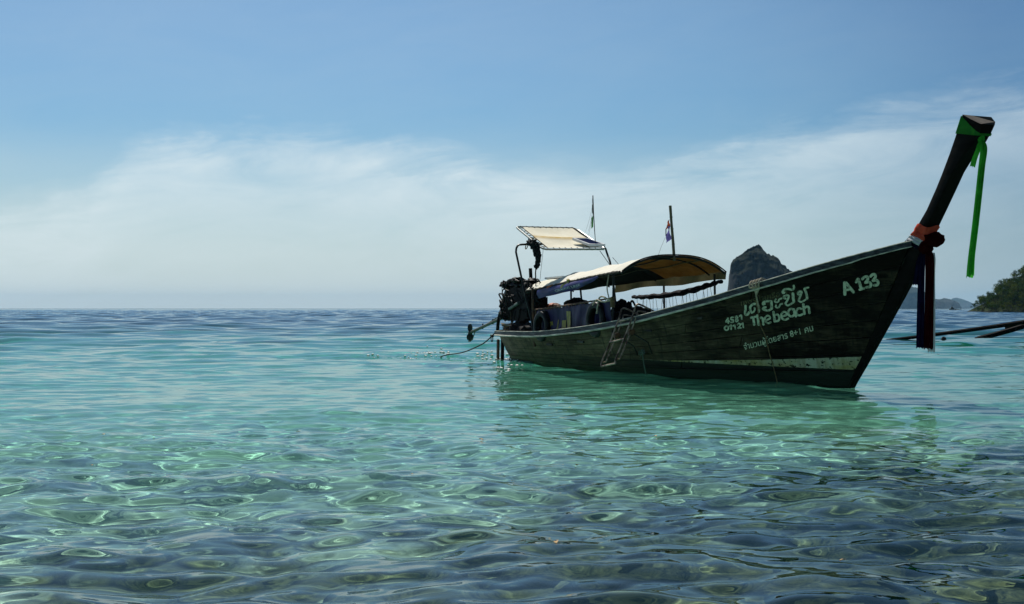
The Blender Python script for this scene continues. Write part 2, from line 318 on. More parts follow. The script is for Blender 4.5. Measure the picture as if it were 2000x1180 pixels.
# ---------------------------------------------------------------- water and seabed
rng = np.random.default_rng(7)
def boat_uv(X, Y): return (X - BO.x) * BH.x + (Y - BO.y) * BH.y, (X - BO.x) * BP.x + (Y - BO.y) * BP.y
def chop_mask(X, Y):                             # the wash behind the stern
    u, v = boat_uv(X, Y); a = np.exp(-((u + 2.2) / 2.2)**2 - ((v + .9 - .25 * (u + 1)) / .75)**2)
    return np.maximum(a, .8 * np.exp(-((X + 2.0) / 1.6)**2 - ((Y - 35.5) / 1.5)**2))
def waves(X, Y, spacing):
    Z = np.zeros_like(X); K = 130
    lam = np.exp(rng.uniform(np.log(.085), np.log(4.5), K)); ang = rng.normal(0, .85, K) + R(186); ph = rng.uniform(0, 6.28, K)
    # patches of calmer and livelier water
    gust = 1 + .45 * bumps(X * .09 + 20, Y * .05 + 20, 5, 3)
    lively = np.interp(np.hypot(X, Y), [6, 10, 15, 22, 34, 55], [1.45, 1.20, .80, .68, .92, 1.15])      # small ripples pile up in the shallows
    wn = np.interp(np.hypot(X, Y), [8, 19], [1, 0])
    for l, a, p in zip(lam, ang, ph):
        k = 2 * np.pi / l; s = WAVE * min(1, (l / .30))**.75 * min(1, (1.0 / l))**.45
        fade = np.clip((l / spacing - 2.5) / 2.5, 0, 1)
        t = k * (X * np.sin(a) + Y * np.cos(a)) + p
        s = s * (wn * (.75 if l < .2 else 1.75 if l < .8 else 1.0) + (1 - wn) * lively * (1.2 if l < .36 else 1.0 if l < .55 else .62))
        Z += s / k * fade * (np.sin(t) - .12 * np.cos(2 * t)) * (gust if l < 1.2 else 1)
    # longer wind waves, seen as dark and light streaks out towards the horizon
    off = np.interp(np.hypot(X, Y), [25, 70, 200], [.12, .7, 1.0])
    for i in range(46):
        l = np.exp(rng.uniform(np.log(1.8), np.log(11))); a = rng.normal(0, .6) + R(190); k = 2 * np.pi / l
        Z += off * FARWAVE / k * np.clip((l / spacing - 1.6) / 1.6, 0, 1) * np.sin(k * (X * np.sin(a) + Y * np.cos(a)) + rng.uniform(0, 6.28))
    ch = chop_mask(X, Y)
    for i in range(14):
        l = rng.uniform(.35, .9); a = rng.uniform(0, 6.28); k = 2 * np.pi / l; Z += ch * .06 / k * np.sin(k * (X * np.sin(a) + Y * np.cos(a)) + rng.uniform(0, 6.28)) * np.clip((l / spacing - 1.8) / 2, 0, 1)
    return Z
DPT = np.array([(0, .42), (6, .55), (9, .75), (12, 1.0), (17, 1.4), (26, 2.0), (40, 3.0), (60, 5), (85, 9), (150, 16), (1000, 28), (20000, 30)])
def depth(X, Y):
    r = np.hypot(X, Y) - .25 * np.clip(X, -3, 6)
    return np.interp(np.maximum(r, 0), DPT[:, 0], DPT[:, 1]) * (1 + .22 * bumps(X * .25 + 30, Y * .12 + 30, 9, 3))
rs = [.4]
while rs[-1] < 13500:
    r = rs[-1]; rs.append(r + (.03 * r if r < 4.5 else .0033 * r if r < 16 else .0038 * r if r < 62 else .26 * (r / 62)**.62 if r < 1200 else .004 * r if r < 2500 else .05 * r))
rs = np.array(rs); th = np.concatenate([np.linspace(-np.pi, -R(23), 45)[:-1], np.linspace(-R(23), R(23), 370), np.linspace(R(23), np.pi, 45)[1:]])

th_near = np.concatenate([np.linspace(-np.pi, -R(72), 30)[:-1], np.linspace(-R(72), -R(23), 100)[:-1], np.linspace(-R(23), R(23), 370), np.linspace(R(23), R(72), 100)[1:], np.linspace(R(72), np.pi, 30)[1:]])
cut = int(np.searchsorted(rs, 62.0)); waters = []
for nm_, R_, T_ in (('water', rs[:cut + 1], th_near), ('open_sea', rs[cut:], th)):                 # shallows in front, open sea beyond
    gx, gy = np.outer(R_, np.sin(T_)), np.outer(R_, np.cos(T_)); rng = np.random.default_rng(7)
    sp_ = np.maximum(np.gradient(R_)[:, None] * np.ones_like(gx), R_[:, None] * np.gradient(T_)[None, :]); gz = waves(gx, gy, sp_)
    me = grid_mesh(nm_, gx, gy, gz); o = tag(bpy.data.objects.new(nm_, me), kind='structure'); C.objects.link(o); o.cycles.is_caustics_caster = True; waters.append(me)
    rr = np.hypot(gx, gy)
    for nm, val in (('depth', depth(gx, gy)), ('chop', chop_mask(gx, gy)), ('fine', np.interp(rr, [3, 7, 12, 22, 34], [.016, .016, .014, .010, 0]) * np.clip(1 + 1.6 * bumps(gx * .35 + 9, gy * .22 + 9, 41, 3) + .5 * np.clip(gx, 0, 2) * (gy < 10), .15, 2.6)),
                    ('ruffle', np.interp(rr, [0, 14, 30, 60, 150, 500], [0, .01, .035, .07, .12, .15]))):
        at = me.attributes.new(nm, 'FLOAT', 'POINT'); at.data.foreach_set('value', val.astype(np.float32).ravel())
    if nm_ == 'water': NZ, NR, NT = gz, R_, T_
WX, WY = np.outer(rs, np.sin(th)), np.outer(rs, np.cos(th))
def surf(x, y):
    r = math.hypot(x, y); a = math.atan2(x, y); return float(NZ[min(np.searchsorted(NR, r), len(NR) - 1), min(np.searchsorted(NT, a), len(NT) - 1)])
def water_mat():
    m = bpy.data.materials.new('sea_water'); m.use_nodes = True; nt = m.node_tree; nt.nodes.clear(); out = N(nt, 'ShaderNodeOutputMaterial')
    A = lambda n: N(nt, 'ShaderNodeAttribute', attribute_name=n).outputs['Fac']
    geo = N(nt, 'ShaderNodeNewGeometry'); dp = A('depth'); tc = N(nt, 'ShaderNodeTexCoord')
    mp = N(nt, 'ShaderNodeMapping'); mp.inputs['Scale'].default_value = (.45, 1.0, 1); nt.links.new(tc.outputs['Object'], mp.inputs[0])
    nz = N(nt, 'ShaderNodeTexNoise', i={'Scale': .9, 'Detail': 4, 'Roughness': .62}); nt.links.new(mp.outputs[0], nz.inputs['Vector'])
    nf = N(nt, 'ShaderNodeTexNoise', i={'Scale': 8.0, 'Detail': 4, 'Roughness': .6}); nt.links.new(mp.outputs[0], nf.inputs['Vector'])
    def vec(op, a, b):
        n = N(nt, 'ShaderNodeVectorMath', operation=op); nt.links.new(a, n.inputs[0])
        if isinstance(b, tuple): n.inputs[1].default_value = b
        elif op == 'SCALE': nt.links.new(b, n.inputs['Scale'])
        else: nt.links.new(b, n.inputs[1])
        return n.outputs[0]
    def tilt(node, amp):
        v = vec('SUBTRACT', node.outputs['Color'], (.5, .5, .5)); v = vec('MULTIPLY', v, (2.6, 2.6, 0)); return vec('SCALE', v, amp)
    nrm = vec('ADD', vec('ADD', geo.outputs['Normal'], tilt(nz, math_(nt, 'MULTIPLY', A('ruffle'), RUFFLE))), tilt(nf, math_(nt, 'ADD', A('chop'), A('fine'))))
    nn = N(nt, 'ShaderNodeVectorMath', operation='NORMALIZE'); nt.links.new(nrm, nn.inputs[0]); nrm = nn.outputs[0]
    fr = N(nt, 'ShaderNodeFresnel', i={'IOR': 1.333}); gl = N(nt, 'ShaderNodeBsdfGlossy', i={'Roughness': .015, 'Color': (.76, .80, .82, 1)}); rf = N(nt, 'ShaderNodeBsdfRefraction', i={'Roughness': 0, 'IOR': 1.333}); df = N(nt, 'ShaderNodeBsdfDiffuse')
    for n in (fr, gl, rf): nt.links.new(nrm, n.inputs['Normal'])
    cc = N(nt, 'ShaderNodeCombineColor')
    for k, kk in enumerate(ABSORB): nt.links.new(math_(nt, 'EXPONENT', math_(nt, 'MULTIPLY', dp, -kk)), cc.inputs[k])
    nt.links.new(cc.outputs[0], rf.inputs['Color'])
    nt.links.new(ramp(nt, math_(nt, 'MULTIPLY', dp, 1 / 20), [(0, TURB[0]), (.14, TURB[0]), (.30, TURB[1]), (.6, TURB[2])]), df.inputs['Color'])
    t = math_(nt, 'SUBTRACT', 1, math_(nt, 'EXPONENT', math_(nt, 'MULTIPLY', dp, -TURBID)))
    m1 = N(nt, 'ShaderNodeMixShader'); m2 = N(nt, 'ShaderNodeMixShader')
    for k, s_ in ((0, t), (1, rf.outputs[0]), (2, df.outputs[0])): nt.links.new(s_, m1.inputs[k])
    for k, s_ in ((0, fr.outputs[0]), (1, m1.outputs[0]), (2, gl.outputs[0])): nt.links.new(s_, m2.inputs[k])
    nt.links.new(m2.outputs[0], out.inputs[0]); return m
sea = water_mat()
for me in waters: me.materials.append(sea)
def sand_mat():
    m, nt, b = new_mat('sand_and_reef'); b.inputs['Roughness'].default_value = .95; b.inputs['Specular IOR Level'].default_value = .1
    tc = N(nt, 'ShaderNodeTexCoord'); sp = N(nt, 'ShaderNodeSeparateXYZ'); nt.links.new(tc.outputs['Object'], sp.inputs[0])
    def nz(s, d=6):
        n = N(nt, 'ShaderNodeTexNoise', i={'Scale': s, 'Detail': d, 'Roughness': .62}); nt.links.new(tc.outputs['Object'], n.inputs['Vector']); return n.outputs[0]
    # weed and dark rubble grow in the first metres from the beach, further out towards the right
    far = math_(nt, 'SUBTRACT', sp.outputs[1], math_(nt, 'MULTIPLY', math_(nt, 'MAXIMUM', sp.outputs[0], -3), .95))
    dark = math_(nt, 'ADD', math_(nt, 'ADD', math_(nt, 'MULTIPLY', nz(.9), .55), math_(nt, 'MULTIPLY', nz(3.2), .45)), math_(nt, 'SUBTRACT', ramp(nt, math_(nt, 'MULTIPLY', far, 1 / 30), [(.14, .36), (.22, .30), (.30, .24), (.38, .15), (.5, .06), (.8, .02)]), .2))
    f = ramp(nt, dark, [(.46, 0.0), (.56, 1.0)])
    sand = mix(nt, nz(6), SAND[0], SAND[1]); weed = mix(nt, ramp(nt, nz(9), [(.35, 0.0), (.7, 1.0)]), (.008, .013, .010), (.20, .18, .08))
    nt.links.new(mix(nt, f, sand, weed), b.inputs['Base Color'])
    bp = N(nt, 'ShaderNodeBump', i={'Strength': .6, 'Distance': .05}); nt.links.new(nz(5), bp.inputs['Height']); nt.links.new(bp.outputs[0], b.inputs['Normal']); return m
bx, by = WX[::3, ::2], WY[::3, ::2]
bed = grid_mesh('seabed', bx, by, -depth(bx, by) + .03 * bumps(bx * 1.3 + 9, by * 1.3 + 9, 3, 4)); seabed = tag(bpy.data.objects.new('seabed', bed), kind='structure'); C.objects.link(seabed)
bed.materials.append(sand_mat()); seabed.cycles.is_caustics_receiver = True
# dark rocks lying under the shallows
M['rock'] = pm('algae_covered_rock', (.16, .145, .07), .9, (.012, .018, .013), 9, bump=.5)
rock_me = [MB().lump((0, 0, 0), (1, .8, .55), .45, 3, i + 3, 1.6).mesh('submerged_rock', M['rock']) for i in range(5)]
def place_rock(x, y, s, i):
    o = bpy.data.objects.new('submerged_rock', rock_me[i % 5]); C.objects.link(o); d = float(depth(np.array([x]), np.array([y]))[0])
    s = min(s, d * .75)
    o.location = (x, y, -d + .12 * s); o.scale = (s, s * random.uniform(.7, 1.1), s * random.uniform(.6, .95)); o.rotation_euler = (0, 0, random.uniform(0, 6.28)); o.cycles.is_caustics_receiver = True
    tag(o, 'dark weedy rock lying under the clear shallow water near the beach', 'rock', 'dark rocks under the shallow water')
random.seed(11); k = 0
while k < 150:
    y = random.uniform(4.2, 17); x = random.uniform(-.36, .36) * (y + 1.5)
    lim = 8.0 + 1.25 * max(-2, x) + random.uniform(-2.0, 1.2)
    if y > lim: continue
    place_rock(x, y, random.uniform(.10, .36), k); k += 1
# ---------------------------------------------------------------- hull lines (u towards the bow, v to port, z up)
def curve(tab):
    t = np.array(tab, float); x, y = t[:, 0], t[:, 1]
    m = np.gradient(y, x)
    def f(q):
        q = np.clip(q, x[0], x[-1]); i = np.clip(np.searchsorted(x, q, 'right') - 1, 0, len(x) - 2)
        d = x[i + 1] - x[i]; s = (q - x[i]) / d
        return ((2*s**3 - 3*s**2 + 1) * y[i] + (s**3 - 2*s**2 + s) * d * m[i]
                + (-2*s**3 + 3*s**2) * y[i + 1] + (s**3 - s**2) * d * m[i + 1])
    return f
GUN_B = curve([(-.65, .52), (0, .70), (1, .86), (2.4, .95), (4, 1.02), (5.8, 1.05), (7.5, 1.0), (9, .86), (10.2, .68), (11.25, .48), (12.2, .28), (12.85, .12)])
GUN_Z = curve([(-.65, .66), (0, .665), (1, .674), (2.4, .693), (3.7, .755), (4.8, .825), (5.8, .911), (6.8, 1.02), (7.6, 1.133), (8.35, 1.245), (9.05, 1.358), (9.65, 1.47), (10.2, 1.57), (11.25, 1.775), (12.2, 1.945), (12.85, 2.06)])
WAT_B = curve([(0, .43), (1.5, .53), (2.7, .57), (4.5, .63), (6.5, .69), (7.9, .63), (8.8, .52), (9.7, .38), (10.8, .17), (11.36, .05)])
def hull(a, s):
    """a 0..1 stern to bow, s 0 keel, .25 waterline, 1 sheer: half breadth point (u, v, z)"""
    a, s = np.asarray(a, float), np.asarray(s, float)
    ug = -.65 + 13.5 * a; uw = 11.36 * a; uk = .35 + 10.55 * a
    b, zg, wb = GUN_B(ug), GUN_Z(ug), WAT_B(uw)
    t = np.clip((s - .25) / .75, 0, 1)
    e = .8 + .5 * np.clip((a - .5) / .4, 0, 1)
    U, V, Z = uw + (ug - uw) * t, wb + (b - wb) * t**e, zg * t
    k = np.clip(s / .25, 0, 1); lo = s < .25
    U = np.where(lo, uk + (uw - uk) * k, U); V = np.where(lo, .05 + (wb - .05) * k**.6, V); Z = np.where(lo, -.34 * (1 - k), Z)
    return U, V, Z
# ---------------------------------------------------------------- the longtail boat
boat = thing('longtail_boat', 'dark weathered wooden boat with high curved prow, lettered bow and canvas canopy', 'boat')
def hp(a, s, side=-1, out=0.0):                 # a point of the hull, pushed out along the surface normal
    u, v, z = hull(a, s)
    if out:
        e = 1e-3; a1, s1 = min(a + e, 1), min(s + e, 1); p = np.array(hull(a, s)); q = np.array(hull(a1 - e, s1)) ; r_ = np.array(hull(a1, s1 - e)) if False else None
        da = np.array(hull(min(a + e, 1), s)) - np.array(hull(max(a - e, 0), s)); ds = np.array(hull(a, min(s + e, 1))) - np.array(hull(a, max(s - e, 0)))
        n = np.cross(ds, da); n /= np.linalg.norm(n) + 1e-9
        if n[1] < 0: n = -n
        u, v, z = p + n * out
    return (float(u), float(v) * side, float(z))
# strakes, each cut into lengths; every plank a board of its own with open seams
SEAM = np.array([0, .12, .25, .34, .43, .52, .61, .70, .79, .88, 1.0])
BUTT = [[0, .075, .19, .52, 1], [0, .11, .36, .78, 1], [0, .055, .15, .46, 1], [0, .10, .27, .66, 1]]
random.seed(2)
def plank(side, a0, a1, s0, s1):
    n = max(3, int((a1 - a0) * 46)); A = np.linspace(a0, a1, n + 1)
    ga, gs = .0006, .0026; proud = random.uniform(-.002, .003)
    A[0] += ga; A[-1] -= ga; ss = [s0 + .001, s0 + gs, s0 + (s1 - s0) * .35, s0 + (s1 - s0) * .65, s1 - gs, s1 - .001]; oo = [-.018, 0, .001, .001, 0, -.018]
    rows = []
    for i, a in enumerate([A[0] + 1e-4] + list(A) + [A[-1] - 1e-4]):
        e = i == 0 or i == len(A) + 1
        rows.append([hp(a, s, side, -.018 if e else o + proud) for s, o in zip(ss, oo)])
    if side > 0: rows = [r[::-1] for r in rows]
    MB().grid(rows).build('plank', 'hull', boat, smooth=30)
for side in (-1, 1):
    for k in range(len(SEAM) - 1):
        cuts = BUTT[k % 4] if k > 1 else [0, .5, 1]
        if side > 0: cuts = [0, .5, 1]
        for a0, a1 in zip(cuts[:-1], cuts[1:]): plank(side, a0, a1, SEAM[k], SEAM[k + 1])
# inner skin, floor, stern board
A = np.linspace(0, 1, 50)
mb = MB()
for side in (-1, 1):
    mb.grid([[(lambda q: (q[0], q[1], q[2]))(hp(a, s, side, -.03)) for s in np.linspace(0, 1, 12)] for a in A])
mb.grid([[hp(a, 0, -1, 0), hp(a, 0, 1, 0)] for a in A]); mb.build('hull_lining', 'inside', boat)
tr = MB(); S_ = np.linspace(0, 1, 12)
tr.grid([[hp(.0, s, -1, -.01), hp(.0, s, 1, -.01)] for s in S_]); tr.grid([[(lambda q: (q[0] + .05, q[1], q[2]))(hp(.0, s, -1, -.01)), (lambda q: (q[0] + .05, q[1], q[2]))(hp(.0, s, 1, -.01))] for s in S_]); tr.build('stern_board', 'hull', boat)
fl = MB(); fl.grid([[(u, v, .16 + .05 * max(0, u - 8)**1.6 * .3) for v in (-WAT_B(u) - .1, 0, WAT_B(u) + .1)] for u in np.linspace(.1, 10.6, 24)]); fl.build('floor_deck', 'inside', boat)
fd = MB(); fd.grid([[(u, v, GUN_Z(u) - .07) for v in (-GUN_B(u) + .05, 0, GUN_B(u) - .05)] for u in np.linspace(10.1, 12.75, 12)]); fd.build('fore_deck', 'inside', boat)
sdk = MB(); sdk.grid([[(u, v, GUN_Z(u) - .10) for v in (-GUN_B(u) + .06, 0, GUN_B(u) - .06)] for u in np.linspace(-.55, 1.6, 9)]); sdk.build('stern_deck', 'inside', boat)
for u in (2.8, 4.3, 6.9, 8.4):
    b = float(GUN_B(u)) - .08; z = float(GUN_Z(u)) - .28
    MB().box((u - .13, -b, z), (u + .13, b, z + .04), .008).build('thwart', 'inside', boat)
# sheer rail: painted wash strake with a pale cap edge and a pale moulding below
for side in (-1, 1):
    U = np.linspace(-.69, 12.9, 80); rail, cap, mo = [], [], []
    for u in U:
        b, z = float(GUN_B(u)), float(GUN_Z(u)); h = .085 if u < 12 else .07
        wob = .004 * noise.noise(Vector((u * 1.9, side, 0)))
        sec = [(b + .012, z - h), (b + .034, z - h), (b + .040 + wob, z - .008), (b + .036 + wob, z), (b - .05, z + .002), (b - .05, z - h)]
        rail.append([(u, side * y, q) for y, q in sec]); cap.append((u, side * (b + .034 + wob), z + .001)); mo.append((u, side * (b + .033), z - h - .008))
    MB().grid(rail, True).build('gunwale', 'rail', boat)
    MB().tube(cap, .0085, 6).build('cap_strip', 'mould', boat)
    MB().tube(mo, [.019 if p[0] < 8 else .019 - .0025 * (p[0] - 8) for p in mo], 8).build('rubbing_strip', 'mould', boat)
b0 = float(GUN_B(-.65))
MB().box((-.735, -b0 - .03, .575), (-.655, b0 + .03, .662), .012).build('stern_rail', 'rail', boat)
MB().tube([(-.745, -b0 - .02, .565), (-.755, 0, .565), (-.745, b0 + .02, .565)], .019).build('rubbing_strip', 'mould', boat)
# stem and the tall prow board
stem = MB(); SP = [(10.75, -.36), (11.12, -.18), (11.36, 0), (11.66, .322), (12.25, .986), (12.80, 1.617), (13.0, 1.90)]
rows = []
for i, (u, z) in enumerate(SP):
    k = .10 if z < 1.7 else .2
    rows.append([(u - k - .25, -.085, z + .02), (u - .05, -.06, z), (u + .015, -.028, z), (u + .015, .028, z), (u - .05, .06, z), (u - k - .25, .085, z + .02)])
stem.grid(rows); stem.build('stem', 'darkwood', boat)
back = [(12.50, 1.90), (12.63, 2.056), (12.864, 2.206), (13.112, 2.47), (13.30, 2.73), (13.427, 2.926), (13.581, 3.183), (13.713, 3.425), (13.79, 3.56)]
front = [(12.99, 1.76), (13.02, 1.93), (13.13, 2.198), (13.353, 2.494), (13.53, 2.73), (13.679, 2.932), (13.879, 3.129), (14.10, 3.29), (14.20, 3.40)]
rows = []
for (ub, zb), (uf, zf) in zip(back, front):
    L = lambda t, v: (ub + (uf - ub) * t, v + .004 * noise.noise(Vector((ub * 3, v * 9, t))), zb + (zf - zb) * t)
    rows.append([L(0, -.07), L(.62, -.105), L(.93, -.10), L(1, -.085), L(1, .085), L(.93, .10), L(.62, .105), L(0, .07)])
top = [(13.833, -.07, 3.665), (14.02, -.10, 3.585), (14.17, -.105, 3.52), (14.21, -.09, 3.50), (14.27, .08, 3.491), (14.25, .105, 3.53), (14.169, .11, 3.603), (13.845, .07, 3.658)]
pb = MB(); pb.grid(rows + [top], True); pb.build('prow', 'darkwood', boat, smooth=35)
MB().add([(x, y, z + .002) for x, y, z in top], [tuple(range(8))]).build('prow_end', 'endgrain', boat, smooth=0)
# painted words, draped over the planks
def text_mesh(body, off=.0, shear=0):
    cu = bpy.data.curves.new('t', 'FONT'); cu.body = body; cu.offset = off; cu.resolution_u = 4; cu.shear = shear
    o = bpy.data.objects.new('t', cu); C.objects.link(o); dg = bpy.context.evaluated_depsgraph_get(); dg.update()
    m = bpy.data.meshes.new_from_object(o.evaluated_get(dg)); bpy.data.objects.remove(o); bpy.data.curves.remove(cu)
    v = np.array([x.co[:2] for x in m.vertices]); f = [tuple(p.vertices) for p in m.polygons]; bpy.data.meshes.remove(m); return v, f
def lettering(body, quad, ref, off, mat, name='lettering', wob=.0):
    v, f = text_mesh(body, off); r, _ = text_mesh(ref, off); x0, x1 = v[:, 0].min(), v[:, 0].max(); h = r[:, 1].max()
    q = np.array(quad); P = []
    for x, y in v:
        s, t = (x - x0) / (x1 - x0), y / h
        if wob: s += wob * noise.noise(Vector((x * 2.3, y * 2.3, 1))) ; t += wob * 6 * noise.noise(Vector((x * 2.1, y * 2.3, 7)))
        c = (q[0] * (1 - s) + q[1] * s) * (1 - t) + (q[3] * (1 - s) + q[2] * s) * t
        P.append(hp(float(c[0]), float(c[1]), -1, .009))
    return tag(MB().add(P, f).build(name, mat, boat, smooth=0), kind='stuff')
# brush-painted lines: strokes on a drawing board (x right, y down) that is wrapped onto the bow
BOARD = {'name': ([(1408, 652), (1600, 608), (1598, 546), (1408, 592)], [[(0.737, 0.6483), (0.8253, 0.6802), (0.9032, 0.7033)], [(0.7312, 0.784), (0.8175, 0.7963), (0.8939, 0.8049)], [(0.7258, 0.9208), (0.8101, 0.9139), (0.8851, 0.9083)]], (1400, 530, 8.11)),
         'number': ([(1642, 585), (1722, 561), (1718, 526), (1638, 548)], [[(0.931, 0.7545), (0.9587, 0.77), (0.985, 0.7845)], [(0.9242, 0.8129), (0.952, 0.8243), (0.9784, 0.8351)], [(0.9176, 0.8721), (0.9455, 0.8793), (0.972, 0.8863)]], (1630, 520, 16.85))}
def painted(strokes, board, seed=0):
    c4, G, (ox, oy, sc_) = BOARD[board]; c4 = np.array(c4, float); G = np.array(G); mb = MB(); random.seed(seed)
    lag = lambda t: np.array([(1 - t) * (1 - 2 * t), 4 * t * (1 - t), t * (2 * t - 1)])
    def to_hull(x, y, out):
        p = np.array([ox + x / sc_, oy + y / sc_]); st = np.array([.5, .5])
        for _ in range(5):
            s, t = st; f = (c4[0] * (1 - s) + c4[1] * s) * (1 - t) + (c4[3] * (1 - s) + c4[2] * s) * t - p
            J = np.stack([(c4[1] - c4[0]) * (1 - t) + (c4[2] - c4[3]) * t, (c4[3] - c4[0]) * (1 - s) + (c4[2] - c4[1]) * s], 1); st = st - np.linalg.solve(J, f)
        c = np.einsum('i,j,ijk', lag(st[1]), lag(st[0]), G); return hp(float(c[0]), float(c[1]), -1, out)
    for k, (w_, pts) in enumerate(strokes):
        path = [np.array(p[:2]) for p in (arc([(x, y, 0) for x, y in pts], 5) if len(pts) > 2 else [Vector((*pts[0], 0)).lerp(Vector((*pts[1], 0)), t) for t in np.linspace(0, 1, 6)])]; n = len(path); L, Rr = [], []
        for i_ in range(n):
            d = path[min(i_ + 1, n - 1)] - path[max(i_ - 1, 0)]; d = d / (np.linalg.norm(d) + 1e-9); nn = np.array([-d[1], d[0]]); h = .60 * w_ * (1 + .07 * noise.noise(Vector((i_ * .5, k * 3.1, seed))))
            L.append(path[i_] + nn * h); Rr.append(path[i_] - nn * h)
        def cap(c, d, h): a0 = math.atan2(d[1], d[0]); return [c + h * np.array([math.cos(a0 + q), math.sin(a0 + q)]) for q in np.linspace(math.pi / 2, -math.pi / 2, 7)[1:-1]]
        e1 = path[-1] - path[-2]; e0 = path[0] - path[1]; h = .60 * w_; out = .0085 + .0005 * k
        V = [to_hull(*p, out) for p in L + Rr]; F = [(i_, i_ + 1, n + i_ + 1, n + i_) for i_ in range(n - 1)]; b_ = len(V)
        c1, c0 = cap(path[-1], e1, h), cap(path[0], e0, h); V += [to_hull(*p, out) for p in c1 + c0]
        F += [tuple([n - 1] + list(range(b_, b_ + 5)) + [2 * n - 1]), tuple([n] + list(range(b_ + 5, b_ + 10)) + [0])]; mb.add(V, F)
    return mb.build('lettering', 'letter', boat, smooth=0)
painted([(84, [(345, 545), (352, 920)]), (80, [(392, 545), (635, 845)]), (62, [(390, 785), (555, 742)]),
         (70, [(725, 515), (785, 415)]), (82, [(795, 425), (900, 745)]), (66, [(845, 770), (995, 718)]),
         (74, [(930, 420), (1005, 350), (1095, 345), (1110, 430), (1035, 528)]), (74, [(1035, 532), (1150, 520), (1218, 600), (1180, 670), (1075, 690)]),
         (74, [(1205, 330), (1270, 268), (1345, 270), (1362, 350), (1285, 468)]), (74, [(1285, 472), (1395, 452), (1455, 530), (1420, 608), (1325, 622)])], 'number', 1)
painted([(30, [(462, 545), (462, 600), (456, 655), (470, 690), (505, 675), (515, 650)]),
         (30, [(560, 652), (538, 610), (540, 560), (580, 522), (628, 517), (666, 542), (678, 590), (672, 640)]), (22, [(562, 655), (592, 638), (610, 602), (604, 575)]),
         (28, [(765, 515), (740, 522), (742, 492), (790, 472), (862, 470)]), (34, [(872, 478), (874, 530), (878, 582)]), (28, [(878, 590), (820, 618), (742, 598), (752, 574), (783, 568)]),
         (22, [(942, 442), (926, 470), (950, 490), (984, 475), (992, 446), (1030, 428)]), (22, [(946, 537), (942, 563), (975, 574), (1003, 551), (1011, 524), (1045, 512)]),
         (27, [(1096, 430), (1069, 420), (1074, 393), (1120, 381), (1147, 393), (1128, 450), (1092, 512)]), (24, [(1092, 515), (1138, 540), (1222, 492)]), (36, [(1212, 352), (1218, 420), (1227, 480)]),
         (28, [(1080, 335), (1056, 342), (1052, 315), (1085, 284), (1150, 279), (1204, 294), (1230, 265), (1226, 228)]),
         (27, [(1322, 370), (1295, 360), (1294, 331), (1330, 319), (1353, 331), (1335, 380), (1304, 460)]), (24, [(1304, 465), (1352, 485), (1446, 428)]), (32, [(1408, 292), (1425, 345), (1440, 418)]), (22, [(1402, 298), (1394, 276), (1420, 263), (1462, 255)])], 'name', 2)
painted([(26, [(548, 733), (640, 712)]), (32, [(588, 745), (600, 840)]), (32, [(652, 695), (672, 842)]), (26, [(680, 752), (708, 728), (735, 740)]), (30, [(735, 745), (748, 838)]),
         (25, [(775, 772), (846, 748), (842, 714), (806, 702), (772, 738), (785, 795), (825, 818), (862, 805)]),
         (32, [(905, 642), (925, 790)]), (27, [(918, 694), (968, 682), (998, 728), (984, 778), (930, 790)]),
         (27, [(1038, 714), (1112, 690), (1103, 652), (1065, 642), (1030, 680), (1042, 745), (1090, 766), (1136, 748)]),
         (28, [(1222, 612), (1180, 594), (1142, 632), (1152, 698), (1198, 716), (1236, 682)]), (30, [(1226, 602), (1241, 680), (1260, 712)]),
         (28, [(1348, 596), (1302, 587), (1267, 627), (1277, 680), (1320, 698), (1362, 680)]), (34, [(1378, 522), (1395, 672)]), (28, [(1396, 590), (1438, 553), (1468, 574)]), (31, [(1466, 578), (1478, 658)])], 'name', 3)
painted([(20, [(184, 742), (152, 798), (204, 793)]), (20, [(194, 772), (190, 820)]), (19, [(268, 726), (234, 734), (238, 764), (267, 768), (266, 802), (232, 808)]), (19, [(322, 708), (304, 725), (326, 750), (346, 776), (318, 794), (306, 770), (338, 736), (326, 708)]), (20, [(370, 708), (397, 692), (404, 756)])], 'name', 4)
painted([(20, [(154, 867), (128, 895), (152, 932), (188, 916), (188, 880), (160, 865)]), (19, [(206, 870), (233, 852)]), (20, [(235, 854), (236, 918)]), (19, [(264, 865), (292, 848)]), (20, [(294, 850), (301, 910)]), (20, [(336, 846), (356, 824), (384, 845), (350, 894)]), (20, [(350, 898), (393, 892)]), (19, [(396, 836), (422, 818)]), (20, [(424, 820), (431, 884)])], 'name', 5)
lettering('จำนวนผู้โดยสาร 8+1 คน', [(0.7917, 0.4958), (0.9055, 0.5863), (0.901, 0.6178), (0.7875, 0.5327)], 'น', .012, 'letter', wob=.003)
lettering('เพชรบ้านเรือ ๆ', [(0.7656, 0.8542), (0.8421, 0.8584), (0.8402, 0.8875), (0.764, 0.8879)], 'น', .0, 'letter_faint', wob=.004)

